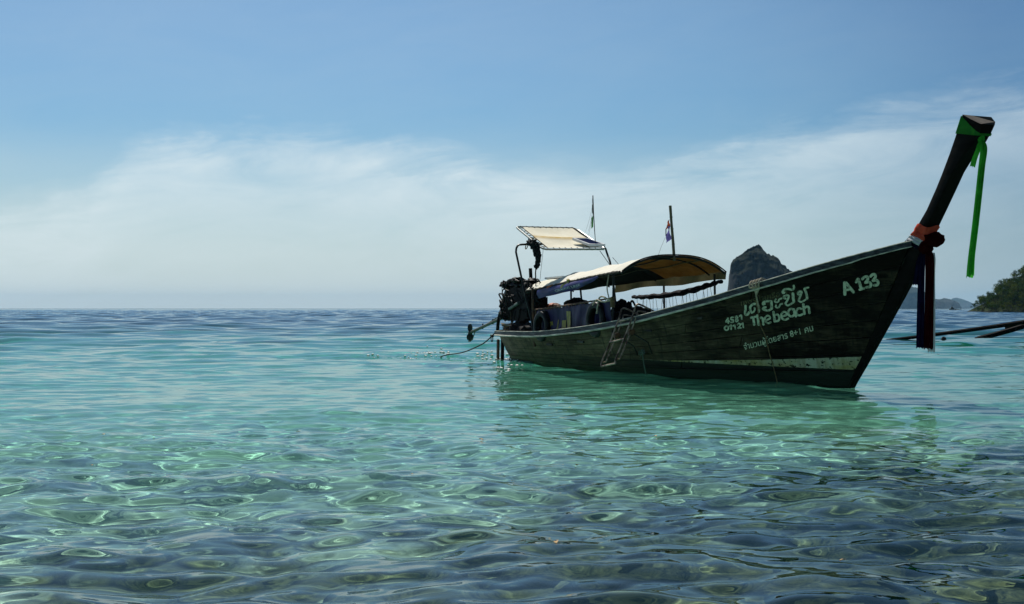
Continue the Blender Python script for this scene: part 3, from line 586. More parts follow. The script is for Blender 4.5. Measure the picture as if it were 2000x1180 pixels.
# long canopy: arched canvas on hoops and posts
can = bpy.data.objects.new('canopy', None); C.objects.link(can); can.parent = boat
HW = curve([(.85, .50), (1.84, .58), (3.94, .80), (5.59, 1.0), (6.15, 1.05)]); ZE = curve([(.85, 1.515), (1.84, 1.57), (3.94, 1.696), (5.59, 1.775), (6.15, 1.795)])
ZR = curve([(.7, 1.735), (1.58, 1.785), (2.97, 1.915), (3.85, 1.965), (4.97, 2.030), (6.15, 2.09)])
PX = lambda u: 2.0 + .7 * min(1, max(0, (u - 3.5) / 2.3))
def cpt(u, w, dz=0):
    e, r = float(ZE(u)), float(ZR(u)); hoopu = min(abs(u - q) for q in (1.0, 2.4, 4.0, 5.65, 6.1))
    sg = -.045 * min(1, hoopu / .6) * (1 - abs(w)**3) + .022 * noise.fractal(Vector((u * 1.7, w * 3, 0)), 1, 2, 4) * (1 - .6 * (dz < -.02)) + .010 * math.sin(u * 5.1 + 3 * w) * abs(w)**4
    return (u, w * float(HW(u)), e + (r - e) * (1 - abs(w)**PX(u)) + sg + dz)
g = [[cpt(u, w) for w in np.linspace(-1, 1, 33)] for u in np.linspace(.86, 6.13, 70)]; MB().grid(g).build('cover', 'canvas', can)
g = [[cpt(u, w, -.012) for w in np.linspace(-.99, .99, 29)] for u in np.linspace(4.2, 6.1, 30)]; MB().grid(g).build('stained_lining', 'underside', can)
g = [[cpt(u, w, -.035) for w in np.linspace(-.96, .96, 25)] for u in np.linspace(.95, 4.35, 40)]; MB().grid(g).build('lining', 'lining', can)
for u in (1.0, 2.4, 4.0, 5.65, 6.1):
    MB().tube([(u + (.03 if u > 6 else 0), w * float(HW(u)), float(ZE(u)) + (float(ZR(u)) - float(ZE(u))) * (1 - abs(w)**PX(u)) - .03) for w in np.linspace(-1, 1, 25)], .017 if u < 6 else .021, 8).build('hoop', 'pipe', can)
for w in (-.5, .02, .52): MB().tube([cpt(u, w, -.028) for u in np.linspace(1.0, 6.08, 30)], .014, 6).build('batten', 'bamboo' if w > .1 else 'pipe', can)
# far side flap with its seam, near edge trim
fl_ = lambda u, t: (u, float(HW(u)) + .01 + .02 * math.sin(u * 7) * t, float(ZE(u)) + .01 - t * (.15 + .02 * math.sin(u * 3)))
MB().grid([[fl_(u, t) for t in (0, .3, .6, 1)] for u in np.linspace(2.6, 6.15, 50)]).build('side_flap', 'flap', can)
tri = MB(); random.seed(5); U = np.linspace(.86, 6.1, 90)
tri.tube([(u, -float(HW(u)) - .01, float(ZE(u)) - .015 + random.uniform(-.006, .006)) for u in U], [random.uniform(.014, .026) for _ in U], 6)
for u in np.linspace(1.0, 5.4, 120):
    x, z = -float(HW(u)) - .01, float(ZE(u)) - .02; l = random.uniform(.02, .065); d = random.uniform(-.03, .03)
    tri.tube([(u, x, z), (u + d, x - .01, z - l)], [.006, .003], 4)
tri.build('edge_trim', 'rope_dark', can)
MB().tube([(u + .035, w * float(HW(u)), float(ZE(u)) + (float(ZR(u)) - float(ZE(u))) * (1 - abs(w)**PX(u))) for u, w in [(6.13, w) for w in np.linspace(-1, 1, 30)]], .012, 6).build('edge_trim', 'rope_dark', can)
for u, v, lean in ((4.0, 1.0, 0), (5.87, 1.0, 0), (5.70, -.99, 0), (.82, .55, 0), (1.42, .55, -.16), (1.95, -.83, -.1)):
    zt = float(ZE(u)) - .02 + (.10 if u < 1.8 else 0); MB().tube([(u - lean * .6, v, float(GUN_Z(u)) - .3), (u, v, float(GUN_Z(u))), (u + lean, v * .98, zt)], .021 if u != 1.95 else .024, 8).build('post', 'rust' if u == 1.95 else 'pipe', can)
MB().tube([(2.0, -.80, .9), (2.0, -.80, 1.12)], .02).build('post', 'rust', can)
# blue banner hanging under the rear near edge
def tb(u, t):
    z0, z1 = float(ZE(u)) - .02, float(np.interp(u, [1.4, 1.72, 3.94, 4.88, 5.2], [1.33, 1.352, 1.505, 1.655, 1.73])); y = -float(HW(u))
    return (u, y - .012 - .05 * math.sin(math.pi * t) * (1 + .5 * math.sin(u * 2.3)) + .010 * math.sin(u * 6 + t * 5) * t, z0 + (z1 - z0) * t)
MB().grid([[tb(u, t) for t in np.linspace(0, 1, 12)] for u in np.linspace(1.62, 5.1, 50)]).build('banner', 'bluetarp', can)
v, f = text_mesh('CIRAIAVI LRSE', .01); x0, x1 = v[:, 0].min(), v[:, 0].max()
MB().add([(lambda p: (p[0], p[1] - .012, p[2]))(tb(2.75 + 1.42 * (x - x0) / (x1 - x0), .80 - .34 * y)) for x, y in v], f).build('lettering', 'letter_white', can, smooth=0)
# rolled side curtain on the far side and its lacing
RC = arc([(2.75, .97, 1.37), (3.3, .96, 1.37), (4.13, .95, 1.395), (5.1, .95, 1.475), (5.75, .95, 1.57), (6.15, .95, 1.63)], 8)
MB().tube([p + Vector((0, .01 * math.sin(i), .008 * math.sin(i * 1.7))) for i, p in enumerate(RC)], [.030 + .026 * math.sin(math.pi * i / len(RC)) + .006 * math.sin(i * 1.3) for i in range(len(RC))], 9).build('rolled_curtain', 'navy', can)
lc = MB(); n = 12
for i in range(n):
    u0 = 2.95 + 3.05 * i / n; u1 = u0 + 3.05 / n * .5; zt = float(np.interp(u0, [2.75, 4.1, 5.1, 6.15], [1.36, 1.39, 1.47, 1.62])); b = float(GUN_B(u1))
    lc.tube([(u0, .96, zt), (u1, b - .03, float(GUN_Z(u1)))], .0042, 4); lc.tube([(u1, b - .03, float(GUN_Z(u1))), (u0 + 3.05 / n * (.62 if i % 3 else 1.1), .96, zt + .02)], .0042, 4)
lc.build('lacing', 'string', can)

# stern frame: bent pipe arch carrying the small laced awning
fr = bpy.data.objects.new('awning_frame', None); C.objects.link(fr); fr.parent = boat
ar = arc([(2.02, -.85, .60), (1.90, -.86, .95), (1.74, -.90, 1.35), (1.40, -.97, 2.28)], 5) + arc([(1.385, -.955, 2.36), (1.36, -.90, 2.425), (1.36, -.80, 2.44)], 3)
br = arc([(1.54, .80, 2.46), (1.545, .90, 2.44), (1.58, .965, 2.37)], 3) + arc([(1.62, .975, 2.28), (1.92, .915, 1.99), (2.20, .88, 1.2), (2.30, .86, .65)], 5)
MB().tube(ar, .021, 9).build('arch_leg', 'pipe', fr); MB().tube(br, .021, 9).build('arch_leg', 'pipe', fr)
MB().tube([(1.36, -.80, 2.44), (1.45, 0, 2.47), (1.54, .80, 2.46)], .021, 9).build('crossbar', 'pipe', fr)
QA, QB, QC, QD = [Vector(p) for p in ((.80, -.72, 2.826), (.66, .72, 2.835), (2.07, .72, 2.341), (2.17, -.72, 2.314))]
def aw(s, t, dz=0):                              # s near->far, t aft->forward
    p = QA.lerp(QB, s).lerp(QD.lerp(QC, s), t); return Vector((p.x, p.y, p.z + dz))
ring = [aw(.04, 0), aw(.5, 0), aw(.93, 0), aw(.98, .04), aw(1, .12), aw(1, .9), aw(.99, .97), aw(.95, 1), aw(.05, 1), aw(.01, .97), aw(0, .9), aw(0, .1), aw(.01, .03), aw(.04, 0)]
MB().tube(ring, .019, 8, False).build('awning_hoop', 'galv', fr)
MB().tube([aw(0, .47, -.02), aw(1, .47, -.02)], .016, 8).build('crossbar', 'galv', fr)
for s in (.02, .98):
    MB().tube([aw(s, .46, -.02), (1.36 + .18 * s, -.72 + 1.44 * s, 2.45)], .016, 8).build('strut', 'pipe', fr)
MB().grid([[aw(.075 + .875 * s + .012 * math.sin(t * 19), .035 + .925 * t, .012 - .028 * math.sin(math.pi * s) * abs(math.sin(2 * math.pi * t)) + .006 * noise.noise(Vector((s * 5, t * 5, 0)))) for s in np.linspace(0, 1, 24)] for t in np.linspace(0, 1, 30)]).build('awning', 'awning', fr)
la = MB()
for i in range(9):
    t = .05 + .1 * i; la.tube([aw(.0, t), aw(.045, t + .03), aw(.078, t + .05)], .007, 5); la.tube([aw(.078, t + .05), aw(.0, t + .1)], .005, 5); la.tube([aw(.95, t + .03, .01), aw(1.0, t + .05)], .006, 5)
for i in range(10):
    s = .08 + .095 * i; la.tube([aw(s, 0, .02), aw(s + .03, .05, .015)], .006, 5); la.tube([aw(s, .95, .02), aw(s + .035, 1.0, -.02)], .006, 5)
la.tube([aw(.08, t, .02) for t in np.linspace(.03, .96, 20)], .008, 5); la.tube([aw(.94, t, .02) for t in np.linspace(.03, .5, 12)], .012, 5)
la.build('lacing', 'rope_dark', fr)
MB().tube([(1.84, .70, 2.32), (2.02, .86, 2.0)], .007, 5).build('stay', 'pipe', fr); MB().tube([(2.02, .90, 2.18), (2.6, 1.0, 1.75)], .005, 5).build('stay', 'pipe', fr)
MB().tube([(2.17, -.72, 2.30), (1.86, -.66, 1.62)], .004, 5).build('stay', 'rope_dark', fr)
# stern fittings
MB().grid([[hp(a, s, -1, .03) for s in (.27, .30, .34)] for a in np.linspace(.005, .125, 12)]).build('stern_guard', 'guard', boat)
st_ = MB(); st_.box((-1.02, -.42, .0), (-.40, -.12, .035), .008); st_.build('stern_step', 'inside', boat)
MB().tube([(-.52, -.28, .03), (-.42, -.30, .16), (-.36, -.30, .03)], .012, 6).build('step_bracket', 'pipe', boat)

# things carried by or hung on the boat ------------------------------------------------
t = thing('solar_panel', 'framed blue solar panel lying on the laced stern awning', 'solar panel', (1.93, .44, 2.45))
P0 = [aw(.605, .70, .05), aw(.855, .70, .05), aw(1.0, .985, .05), aw(.74, .985, .05)]
def pq(s, t_, dz=0): q = P0[0].lerp(P0[1], s).lerp(P0[3].lerp(P0[2], s), t_); return Vector((q.x, q.y, q.z + dz))
fm = MB(); ew, et = .10, .055
for a, b, c, d in (((0, 0), (1, 0), (1, et), (0, et)), ((0, 1 - et), (1, 1 - et), (1, 1), (0, 1)), ((0, et), (ew, et), (ew, 1 - et), (0, 1 - et)), ((1 - ew, et), (1, et), (1, 1 - et), (1 - ew, 1 - et))):
    lo = [pq(*q) for q in (a, b, c, d)]; hi = [pq(*q, .05) for q in (a, b, c, d)]
    fm.add(lo + hi, [(3, 2, 1, 0), (4, 5, 6, 7), (0, 1, 5, 4), (1, 2, 6, 5), (2, 3, 7, 6), (3, 0, 4, 7)])
fm.build('panel_frame', 'solarframe', t, smooth=0)
MB().add([pq(ew, et, .030), pq(1 - ew, et, .030), pq(1 - ew, 1 - et, .030), pq(ew, 1 - et, .030)], [(0, 1, 2, 3)]).build('backing', 'rubber', t, smooth=0)
ce = MB()
for i in range(4):
    for j in range(9):
        a0, a1 = ew + (1 - 2 * ew) * (i + .03) / 4, ew + (1 - 2 * ew) * (i + .97) / 4; b0_, b1_ = et + (1 - 2 * et) * (j + .05) / 9, et + (1 - 2 * et) * (j + .95) / 9
        ce.add([pq(a0, b0_, .038), pq(a1, b0_, .038), pq(a1, b1_, .038), pq(a0, b1_, .038)], [(0, 1, 2, 3)])
tag(ce.build('solar_cells', 'solarcell', t, smooth=0), kind='stuff')
t = thing('solar_panel', 'dark slate coloured solar panel lying on the rear end of the long canopy', 'solar panel', (1.1, .1, 1.80))
fm = MB(); q4 = [cpt(.78, -.1, .02), cpt(.78, .62, .03), cpt(1.62, .5, .02), cpt(1.62, -.06, .02)]; q4 = [Vector(q) + Vector((0, 0, .02)) for q in q4]
fm.add(q4 + [q + Vector((0, 0, .03)) for q in q4], [(3, 2, 1, 0), (4, 5, 6, 7), (0, 1, 5, 4), (1, 2, 6, 5), (2, 3, 7, 6), (3, 0, 4, 7)]); fm.build('panel_frame', 'solarframe', t, smooth=0)
ctr = sum(q4, Vector()) / 4; MB().add([q.lerp(ctr, .08) + Vector((0, 0, .034)) for q in q4], [(0, 1, 2, 3)]).build('glass', 'rail', t, smooth=0)
t = thing('cloth_bundle', 'ragged black cloth bundle hanging from the near corner of the stern awning', 'cloth', (1.9, -.75, 1.95))
cb = MB(); random.seed(8)
for c, r_ in (((1.62, -.76, 2.46), (.12, .05, .06)), ((1.80, -.75, 2.42), (.13, .06, .10)), ((1.93, -.75, 2.30), (.10, .06, .14)), ((2.0, -.75, 2.17), (.08, .05, .13)), ((1.98, -.75, 2.06), (.06, .045, .09)), ((1.90, -.75, 1.98), (.045, .04, .05))):
    cb.lump(c, r_, .5, 3, random.random() * 9, 2.5)
cb.build('cloth', 'black', t); MB().tube([(1.90, -.75, 1.98), (1.87, -.75, 1.85), (1.86, -.74, 1.70)], .014, 6).build('rope_end', 'rope_dark', t)
MB().tube([(1.55 + .05 * math.cos(q), -.80 + .02 * math.sin(q), 2.40 + .06 * math.sin(q)) for q in np.linspace(0, 6.2, 14)], .010, 6).build('loop', 'rope_brown', t)
t = thing('pennant_pole', 'thin dark stick with a shredded green pennant rising behind the stern awning', 'pole', (1.94, .55, 2.5))
MB().tube([(1.95, .55, 2.44), (1.90, .55, 2.75), (1.85, .55, 3.10), (1.826, .55, 3.44)], [.007, .009, .013, .011], 6).build('stick', 'rope_dark', t)
for z, l, w_ in ((3.40, .10, .03), (3.28, .12, .04), (3.18, .08, .03), (3.02, .22, .035)):
    MB().grid([[(1.845 - (3.4 - z) * .05 - s * w_ * 1.5, .55 + .01 * math.sin(9 * s + z * 5), z - l * q - .03 * s) for s in np.linspace(0, 1, 4)] for q in np.linspace(0, 1, 5)]).build('shred', 'weed' if z > 3.1 else 'greenband', t)
th_ = MB()
for a, b, c in ((3.30, -.36, .58), (3.22, -.22, .5), (3.12, -.30, .62)): th_.tube(sag((1.84, .55, a), (1.84 + b, .55, a - c), .05, 6), .0022, 4)
th_.build('threads', 'string', t)
t = thing('flag_pole', 'bamboo pole with a torn violet and red flag standing on the canopy front', 'flag pole', (6.14, 0, 2.09))
MB().tube([(6.141, 0, 1.98), (6.10, 0, 2.3), (6.04, 0, 2.65), (5.995, 0, 2.962)], [.027, .026, .023, .026], 9).build('pole', 'bamboo', t)
for z in (2.28, 2.55, 2.76): u = 6.141 - (z - 2.05) * .16; MB().tube([(u, 0, z - .008), (u, 0, z + .008)], .029, 9).build('node', 'bamboo', t)
MB().grid([[(6.03 - s * .13 + .02 * q, -.03 - .02 * math.sin(s * 5 + q * 3), 2.72 - .09 * q - s * .10) for s in np.linspace(0, 1, 5)] for q in np.linspace(0, 1, 4)]).build('flag_scrap', 'flagred', t)
MB().grid([[(6.055 - s * (.14 - .03 * math.sin(q * 9)) + .03 * q, -.03 - .03 * math.sin(s * 5 + q * 3), 2.60 - .19 * q - s * (.02 + .09 * q)) for s in np.linspace(0, 1, 6)] for q in np.linspace(0, 1, 7)]).build('flag_scrap', 'flagblue', t)
MB().grid([[(5.93 - s * .035, -.04, 2.56 - .13 * q) for s in (0, 1)] for q in np.linspace(0, 1, 4)]).build('flag_scrap', 'black', t)
MB().tube([(5.90, -.05, 2.40), (5.72, -.03, 2.24), (5.53, 0, 2.06)], .003, 4).build('string', 'string', t)
# purple banner stretched along the near side, with its rail
t = thing('side_banner', 'creased purple and blue banner laced to a rusty rail above the stern gunwale', 'banner', (3.8, -.92, .75))
def sc(u, q, dv=0):
    k = (u - 2.05) / 3.5; zt = 1.115 + .19 * k - .02 * abs(math.sin(u * 5.2)); zb = float(GUN_Z(u)) - .06; y = -(.80 + .145 * k)
    f_ = .020 * math.sin(u * 9.5 + 2.2 * q) + .012 * math.sin(u * 21 + 4 * q + math.sin(u * 5)) + .022 * math.sin(u * 4 - 5 * q)
    return (u, y - f_ * (.3 + .7 * q) - dv, zt + (zb - zt) * q)
MB().grid([[sc(u, q) for q in np.linspace(0, 1, 12)] for u in np.linspace(2.05, 5.55, 110)]).build('cloth', 'screen', t)
MB().tube([(1.95, -.80, 1.12), (3.0, -.84, 1.172), (4.2, -.89, 1.245), (5.7, -.95, 1.335)], .016, 7).build('rail', 'rust', t)
lm = MB()
for i in range(22): u = 2.15 + 3.35 * i / 22; k = (u - 2.05) / 3.5; c = Vector((u, -(.80 + .145 * k), 1.125 + .20 * k)); lm.tube([c + Vector((-.03, -.02, .012)), c + Vector((.01, -.024, -.02)), c + Vector((.05, -.02, -.055))], .005, 5)
lm.build('lashing', 'rust', t)
for ch, u0, du, hgt in (('I', 2.78, .13, .20), ('A', 3.02, .22, .22), ('1', 3.36, .16, .20), ('1', 3.58, .17, .34), ('/', 5.18, .12, .26)):
    v, f = text_mesh(ch, .02); x0, x1, y1 = v[:, 0].min(), v[:, 0].max(), v[:, 1].max()
    MB().add([sc(u0 + du * (x - x0) / (x1 - x0), .96 - y / y1 * hgt / .45, .012) for x, y in v], f).build('lettering', 'letter_yellow', t, smooth=0)
for u, v_, z, r_, lab in ((2.50, -.93, .80, .295, 'black tyre standing at the stern end of the purple banner'), (5.02, -1.0, .945, .32, 'larger black tyre standing at the roped post end of the purple banner')):
    t = thing('tyre', lab, 'tyre', (u, v_, z - r_))
    prof = [(.62, -.055), (.66, -.078), (.80, -.088), (.93, -.080), (.985, -.062), (1, -.03), (1, .03), (.985, .062), (.93, .080), (.80, .088), (.66, .078), (.62, .055), (.62, -.055)]
    m_ = Matrix.Translation((u, v_ + .05, z)) @ Matrix.Rotation(R(90), 4, 'X') @ Matrix.Rotation(R(3), 4, 'Y'); V = [[m_ @ Vector((p * r_ * math.cos(q), p * r_ * math.sin(q), h * r_ * 3.0)) for p, h in prof] for q in np.linspace(0, 2 * math.pi, 40)]
    MB().grid(V).build('casing', 'rubber', t)
    tr_ = MB()
    for i in range(46):
        q = 2 * math.pi * i / 46; w0 = -.05 if i % 2 else 0.0
        tr_.add([m_ @ Vector(((1 + e) * r_ * math.cos(q + d), (1 + e) * r_ * math.sin(q + d), h * r_ * 3)) for e in (-.01, .022) for d in (-.045, .045) for h in (w0 - .005, w0 + .05)], [(4, 5, 7, 6), (0, 1, 5, 4), (2, 6, 7, 3), (0, 4, 6, 2), (1, 3, 7, 5)])
    tag(tr_.build('tread', 'rubber', t, smooth=0), kind='stuff')
t = thing('hanging_rope', 'pale rope wound round the near canopy post and looped over the tyre', 'rope', (5.6, -1.0, 1.28))
MB().tube([(5.70 + .034 * math.cos(q), -.99 + .034 * math.sin(q), 1.17 + q * .0026 + .01 * math.sin(q * 3)) for q in np.linspace(0, 66, 260)], .011, 5).build('coil', 'rope_brown', t)
MB().tube(arc([(5.66, -1.02, 1.30), (5.52, -1.02, 1.32), (5.40, -1.03, 1.355), (5.27, -1.03, 1.34), (5.22, -1.03, 1.26), (5.20, -1.04, 1.16), (5.19, -1.05, 1.05)], 6), .016, 7).build('loop', 'rope', t)
MB().tube(arc([(5.69, -1.02, 1.29), (5.5, -1.04, 1.265), (5.35, -1.05, 1.27), (5.18, -1.05, 1.30), (5.08, -1.08, 1.20)], 6), .013, 7).build('loop', 'rope', t)
MB().tube(arc([(5.62, -1.03, 1.74), (5.60, -1.05, 1.5), (5.66, -1.04, 1.32)], 6), .012, 6).build('tail', 'rope', t)
# ladder
t = thing('boarding_ladder', 'rusty folding pipe ladder hooked over the near gunwale', 'ladder', (6.45, -1.4, .14))
for u0 in (6.20, 6.72):
    d = (u0 - 6.2) * .13
    MB().tube(arc([(u0 + .10, -.72, 1.00 + d), (u0 + .03, -.88, 1.09 + d), (u0, -1.02, 1.15 + d), (u0, -1.08, 1.12 + d)], 4) + arc([(u0, -1.12, .98 + d), (u0 + .0, -1.30, .55 + d), (u0 + .04, -1.47, .24 + d), (u0 + .07, -1.50, .15 + d)], 4), .0155, 8).build('rail', 'ladder', t)
    MB().tube(arc([(u0 + .06, -.80, .98 + d), (u0 + .0, -1.02, 1.03 + d), (u0, -1.06, .94 + d), (u0 - .05, -1.15, .66 + d), (u0 - .05, -1.33, .27 + d), (u0 - .06, -1.36, .22 + d), (u0 - .05, -1.43, .21 + d)], 4), .014, 8).build('inner_rail', 'ladder', t)
    MB().tube([(u0 - .03, -1.15, .67 + d), (u0 + .3, -1.0, .50 + d), ((6.284, -.80, .308) if u0 < 6.5 else (6.854, -.84, .377))], .011, 7).build('standoff', 'pipe', t)
    MB().box((u0 - .07, -1.21, .63 + d), (u0 + .03, -1.10, .72 + d), .012).build('hinge', 'rust', t)
for z, v_ in ((.915, -1.13), (.56, -1.30)): MB().tube([(6.19, v_, z), (6.73, v_, z + .07)], .015, 8).build('rung', 'ladder', t)
MB().tube([(6.27, -1.50, .15), (6.79, -1.50, .22)], .0155, 8).build('rung', 'ladder', t)
# rope over the bow rail
t = thing('bow_rope', 'pale rope knotted over the bow rail and trailing down into the water', 'rope', (10.15, -.7, 1.5))
def hr(a, s, o=.03): return hp(a, s, -1, o)
kn = MB()
for da, ds in ((-.0085, 0), (-.0035, .0), (.0015, 0), (.0065, .0)):
    a = .788 + da; u, v_, z = hr(a, 1, .02)
    kn.tube(arc([(u - .05, v_ + .14, z - .05), (u - .03, v_ + .08, z + .045), (u, v_ - .03, z + .045), (u + .01, v_ - .065, z - .04), hr(.7905 + da * .55, .965, .05), hr(.7918, .915, .045)], 5), .0135, 6)
kn.build('knot', 'rope', t)
MB().tube(arc([hr(.792, .915, .05), hr(.7945, .87, .03), hr(.798, .83, .022), hr(.8005, .80, .022)], 6), .014, 6).build('tail', 'rope', t)
MB().tube(arc([hr(.792, .90, .04), hr(.796, .83, .03), hr(.803, .75, .02), hr(.8118, .726 - .06, .02), hr(.826, .58, .02), hr(.842, .457, .02), hr(.856, .37, .02), hr(.870, .29, .03), hr(.878, .25, .05)], 6), .0085, 6).build('line', 'rope_brown', t)
t = thing('frayed_rag', 'frayed grey green rag hanging from the hull beside the ladder strut', 'rag', (6.58, -.86, .2)); rg = MB(); random.seed(3)
for i in range(16):
    x, z = 6.52 + random.uniform(-.10, .16), .40 + random.uniform(-.03, .05); a = (x / 11.36)
    rg.tube([(x, -.885, z), (x + random.uniform(-.07, .07), -.89, z - random.uniform(.03, .09))], [.008, .003], 4)
for i in range(4): rg.tube([(6.58 + .01 * i, -.885, .40), (6.575 + .008 * i, -.85, .2), (6.58 + .012 * i, -.80, -.04)], .006, 4)
rg.build('strands', 'weed', t)
# ribbons on the prow
t = thing('green_ribbon', 'bright green satin ribbon tied round the tip of the prow', 'ribbon', (14.1, .1, 3.38))
wr = MB(); e = .012
back9 = back + [(13.833, 3.665)]; front9 = front + [(14.26, 3.495)]
def pr(k, t_, side):                            # a point on the prow skin
    (ub, zb), (uf, zf) = [np.array(q) for q in (np.array(back9)[int(k)] * (1 - k % 1) + np.array(back9)[min(int(k) + 1, 9)] * (k % 1), np.array(front9)[int(k)] * (1 - k % 1) + np.array(front9)[min(int(k) + 1, 9)] * (k % 1))]
    v_ = np.interp(t_, [0, .62, .93, 1], [.07, .105, .10, .085]) + e; return (ub + (uf - ub) * t_ + (e if t_ > .98 else -e if t_ < .02 else 0), side * v_, zb + (zf - zb) * t_)
wn = lambda t_: (7.05 + .55 * t_, 8.85 - 1.0 * t_)
for side in (-1, 1):
    wr.grid([[pr(a * (1 - q) + b * q, t_, side) for q in np.linspace(0, 1, 6)] for t_ in (0, .1, .25, .4, .55, .7, .85, 1.0) for a, b in [wn(t_)]])
wr.grid([[pr(7.05, 0, -1), pr(8.85, 0, -1)], [pr(7.05, 0, 1), pr(8.85, 0, 1)]]); wr.grid([[pr(7.6, 1, -1), pr(7.85, 1, -1)], [pr(7.6, 1, 1), pr(7.85, 1, 1)]])
wr.build('band', 'greenband', t); kx = Vector((14.13, -.02, 3.33)); MB().lump(kx, (.045, .05, .05), .35, 3, 4).build('knot', 'green', t)
def tail(path, w0, w1, mat, par, fold=.018, nm='tail', ph=0, taper=.25):
    G = []; n = len(path)
    for i, p in enumerate(path):
        k = i / (n - 1); w_ = (w0 + (w1 - w0) * k) * min(1, taper + k * 4); G.append([(p[0] + .40 * w_ * s, p[1] + .92 * w_ * s, p[2]) if False else (p[0] + .25 * w_ * s + fold * .6 * math.sin(s * 7 + ph + k * 2), p[1] + .97 * w_ * s, p[2] - .012 * math.cos(s * 9 + ph) * (i == n - 1)) for s in np.linspace(-1, 1, 13)])
    return MB().grid(G).build(nm, mat, par)
tail(arc([kx, (14.17, -.02, 3.2), (14.12, -.02, 2.9), (14.02, -.02, 2.3), (13.93, -.02, 1.80), (13.90, -.02, 1.55)], 6), .034, .050, 'green', t, .035)
tail(arc([kx, (14.19, .0, 3.2), (14.135, .0, 2.9), (14.035, .0, 2.3), (13.955, .0, 1.85), (13.925, .0, 1.58)], 6), .022, .030, 'green', t, .03, ph=4)
tail(arc([kx, (14.10, -.04, 3.2), (14.06, -.06, 3.08), (14.03, -.07, 2.97)], 5), .035, .042, 'green', t, .02, ph=2)
t = thing('tricolour_sash', 'red, white and navy sashes knotted round the neck of the prow with long tails', 'sash', (13.0, -.1, 1.95))
def sash(z0, z1, mat, grow, nm, f0=0.0, f1=1.0, drop=0):
    G = []
    for q in np.linspace(0, 2 * math.pi, 36, endpoint=False):
        cx_, sx_ = math.cos(q), math.sin(q); row = []
        for k in np.linspace(0, 1, 5):
            h = z0 + (z1 - z0) * k; kk = np.interp(h, [0, 1, 2, 3], [0, 1, 2, 3]); i = int(kk); fr_ = kk - i; (ub, zb) = np.array(back[i]) * (1 - fr_) + np.array(back[i + 1]) * fr_; (uf, zf) = np.array(front[i]) * (1 - fr_) + np.array(front[i + 1]) * fr_
            c = ((ub + uf) / 2, (zb + zf) / 2); d = ((uf - ub) / 2, (zf - zb) / 2); tt = cx_ * (1.12 + grow + .05 * math.sin(k * 9)); wv = .02 * noise.noise(Vector((q * 2, k * 3, grow * 50)))
            row.append((c[0] + d[0] * tt, sx_ * (.12 + grow * .25 + wv + .012 * math.sin(k * 12 + q)), c[1] + d[1] * tt - drop * max(0, cx_) + .02 * math.sin(q * 3 + k)))
        G.append(row)
    G.append(G[0]); return MB().grid(G).build(nm, mat, t)
sash(.95, 1.25, 'navyrib', .03, 'navy_band'); sash(1.18, 1.62, 'white', .07, 'white_band'); sash(1.55, 2.25, 'red', .10, 'red_band', drop=.03)
kb = MB(); kb.lump((13.14, .03, 2.07), (.11, .15, .10), .25, 3, 2); kb.lump((13.06, -.04, 1.97), (.08, .11, .09), .3, 3, 6); kb.build('knot', 'deepred', t)
tail(arc([(13.07, .0, 1.93), (13.08, .0, 1.7), (13.07, .0, 1.2), (13.06, .0, .60)], 6), .062, .072, 'deepred', t, .018, ph=1, taper=.5)
tail(arc([(13.03, .10, 1.90), (12.98, .115, 1.6), (12.98, .115, 1.1), (12.98, .11, .555)], 6), .045, .055, 'white', t, .010, taper=.5)
tail(arc([(13.03, -.06, 1.93), (13.0, -.06, 1.7), (12.985, -.06, 1.2), (12.975, -.06, .61)], 6), .05, .058, 'navyrib', t, .025, ph=3, taper=.35)
tail(arc([(13.02, -.07, 1.93), (12.985, -.10, 1.75), (12.97, -.11, 1.6), (12.965, -.12, 1.46)], 6), .045, .055, 'navyrib', t, .02, ph=2, taper=.35)
# longtail engine
t = thing('longtail_engine', 'greasy black engine on the stern with a long propeller shaft reaching aft', 'boat engine', (.2, -.2, .66)); ev = -.2
e = MB(); e.box((-.42, ev - .24, .93), (.78, ev + .24, 1.42), .04); e.box((-.30, ev - .20, 1.40), (.60, ev + .20, 1.58), .03); e.lump((-.05, ev, 1.66), (.42, .2, .10), .35, 3, 1); e.lump((.45, ev, 1.62), (.32, .22, .09), .4, 3, 5); e.build('engine_block', 'engine', t)
random.seed(14); cab = MB()
for i in range(16):
    p = Vector((random.uniform(-.6, .9), ev - .25 - random.uniform(0, .03), random.uniform(1.0, 1.7))); cab.tube(arc([p, p + Vector((random.uniform(-.25, .25), -.04, random.uniform(-.1, .15))), p + Vector((random.uniform(-.3, .3), -.03, random.uniform(-.3, .1))), p + Vector((random.uniform(-.4, .4), 0, random.uniform(-.4, .1)))], 5), random.uniform(.008, .02), 5)
cab.build('cables', 'engine', t); cab = MB()
for c, r_ in (((-.62, ev - .1, 1.66), (.2, .12, .08)), ((.1, ev - .15, 1.74), (.25, .12, .06)), ((.62, ev - .05, 1.70), (.16, .12, .08)), ((-.5, ev - .2, 1.02), (.2, .1, .12)), ((-.75, ev - .1, 1.22), (.13, .1, .12)), ((.82, ev - .1, 1.25), (.1, .12, .25))): cab.lump(c, r_, .55, 3, c[0] * 5, 3)
cab.build('fittings', 'engine', t)
MB().lathe([(.10, 0), (.16, .02), (.17, .08), (.16, .14), (.08, .17)], Matrix.Translation((-.42, ev, 1.62)), 20).build('air_filter', 'engine', t)
MB().lathe([(.05, 0), (.22, .0), (.235, .03), (.22, .07), (.05, .07)], Matrix.Translation((-.43, ev, 1.2)) @ Matrix.Rotation(R(-90), 4, 'Y'), 26).build('flywheel', 'enginegrey', t)
MB().lathe([(.09, 0), (.09, .09)], Matrix.Translation((-.44, ev - .12, 1.46)) @ Matrix.Rotation(R(-90), 4, 'Y'), 18).build('alternator', 'enginegrey', t)
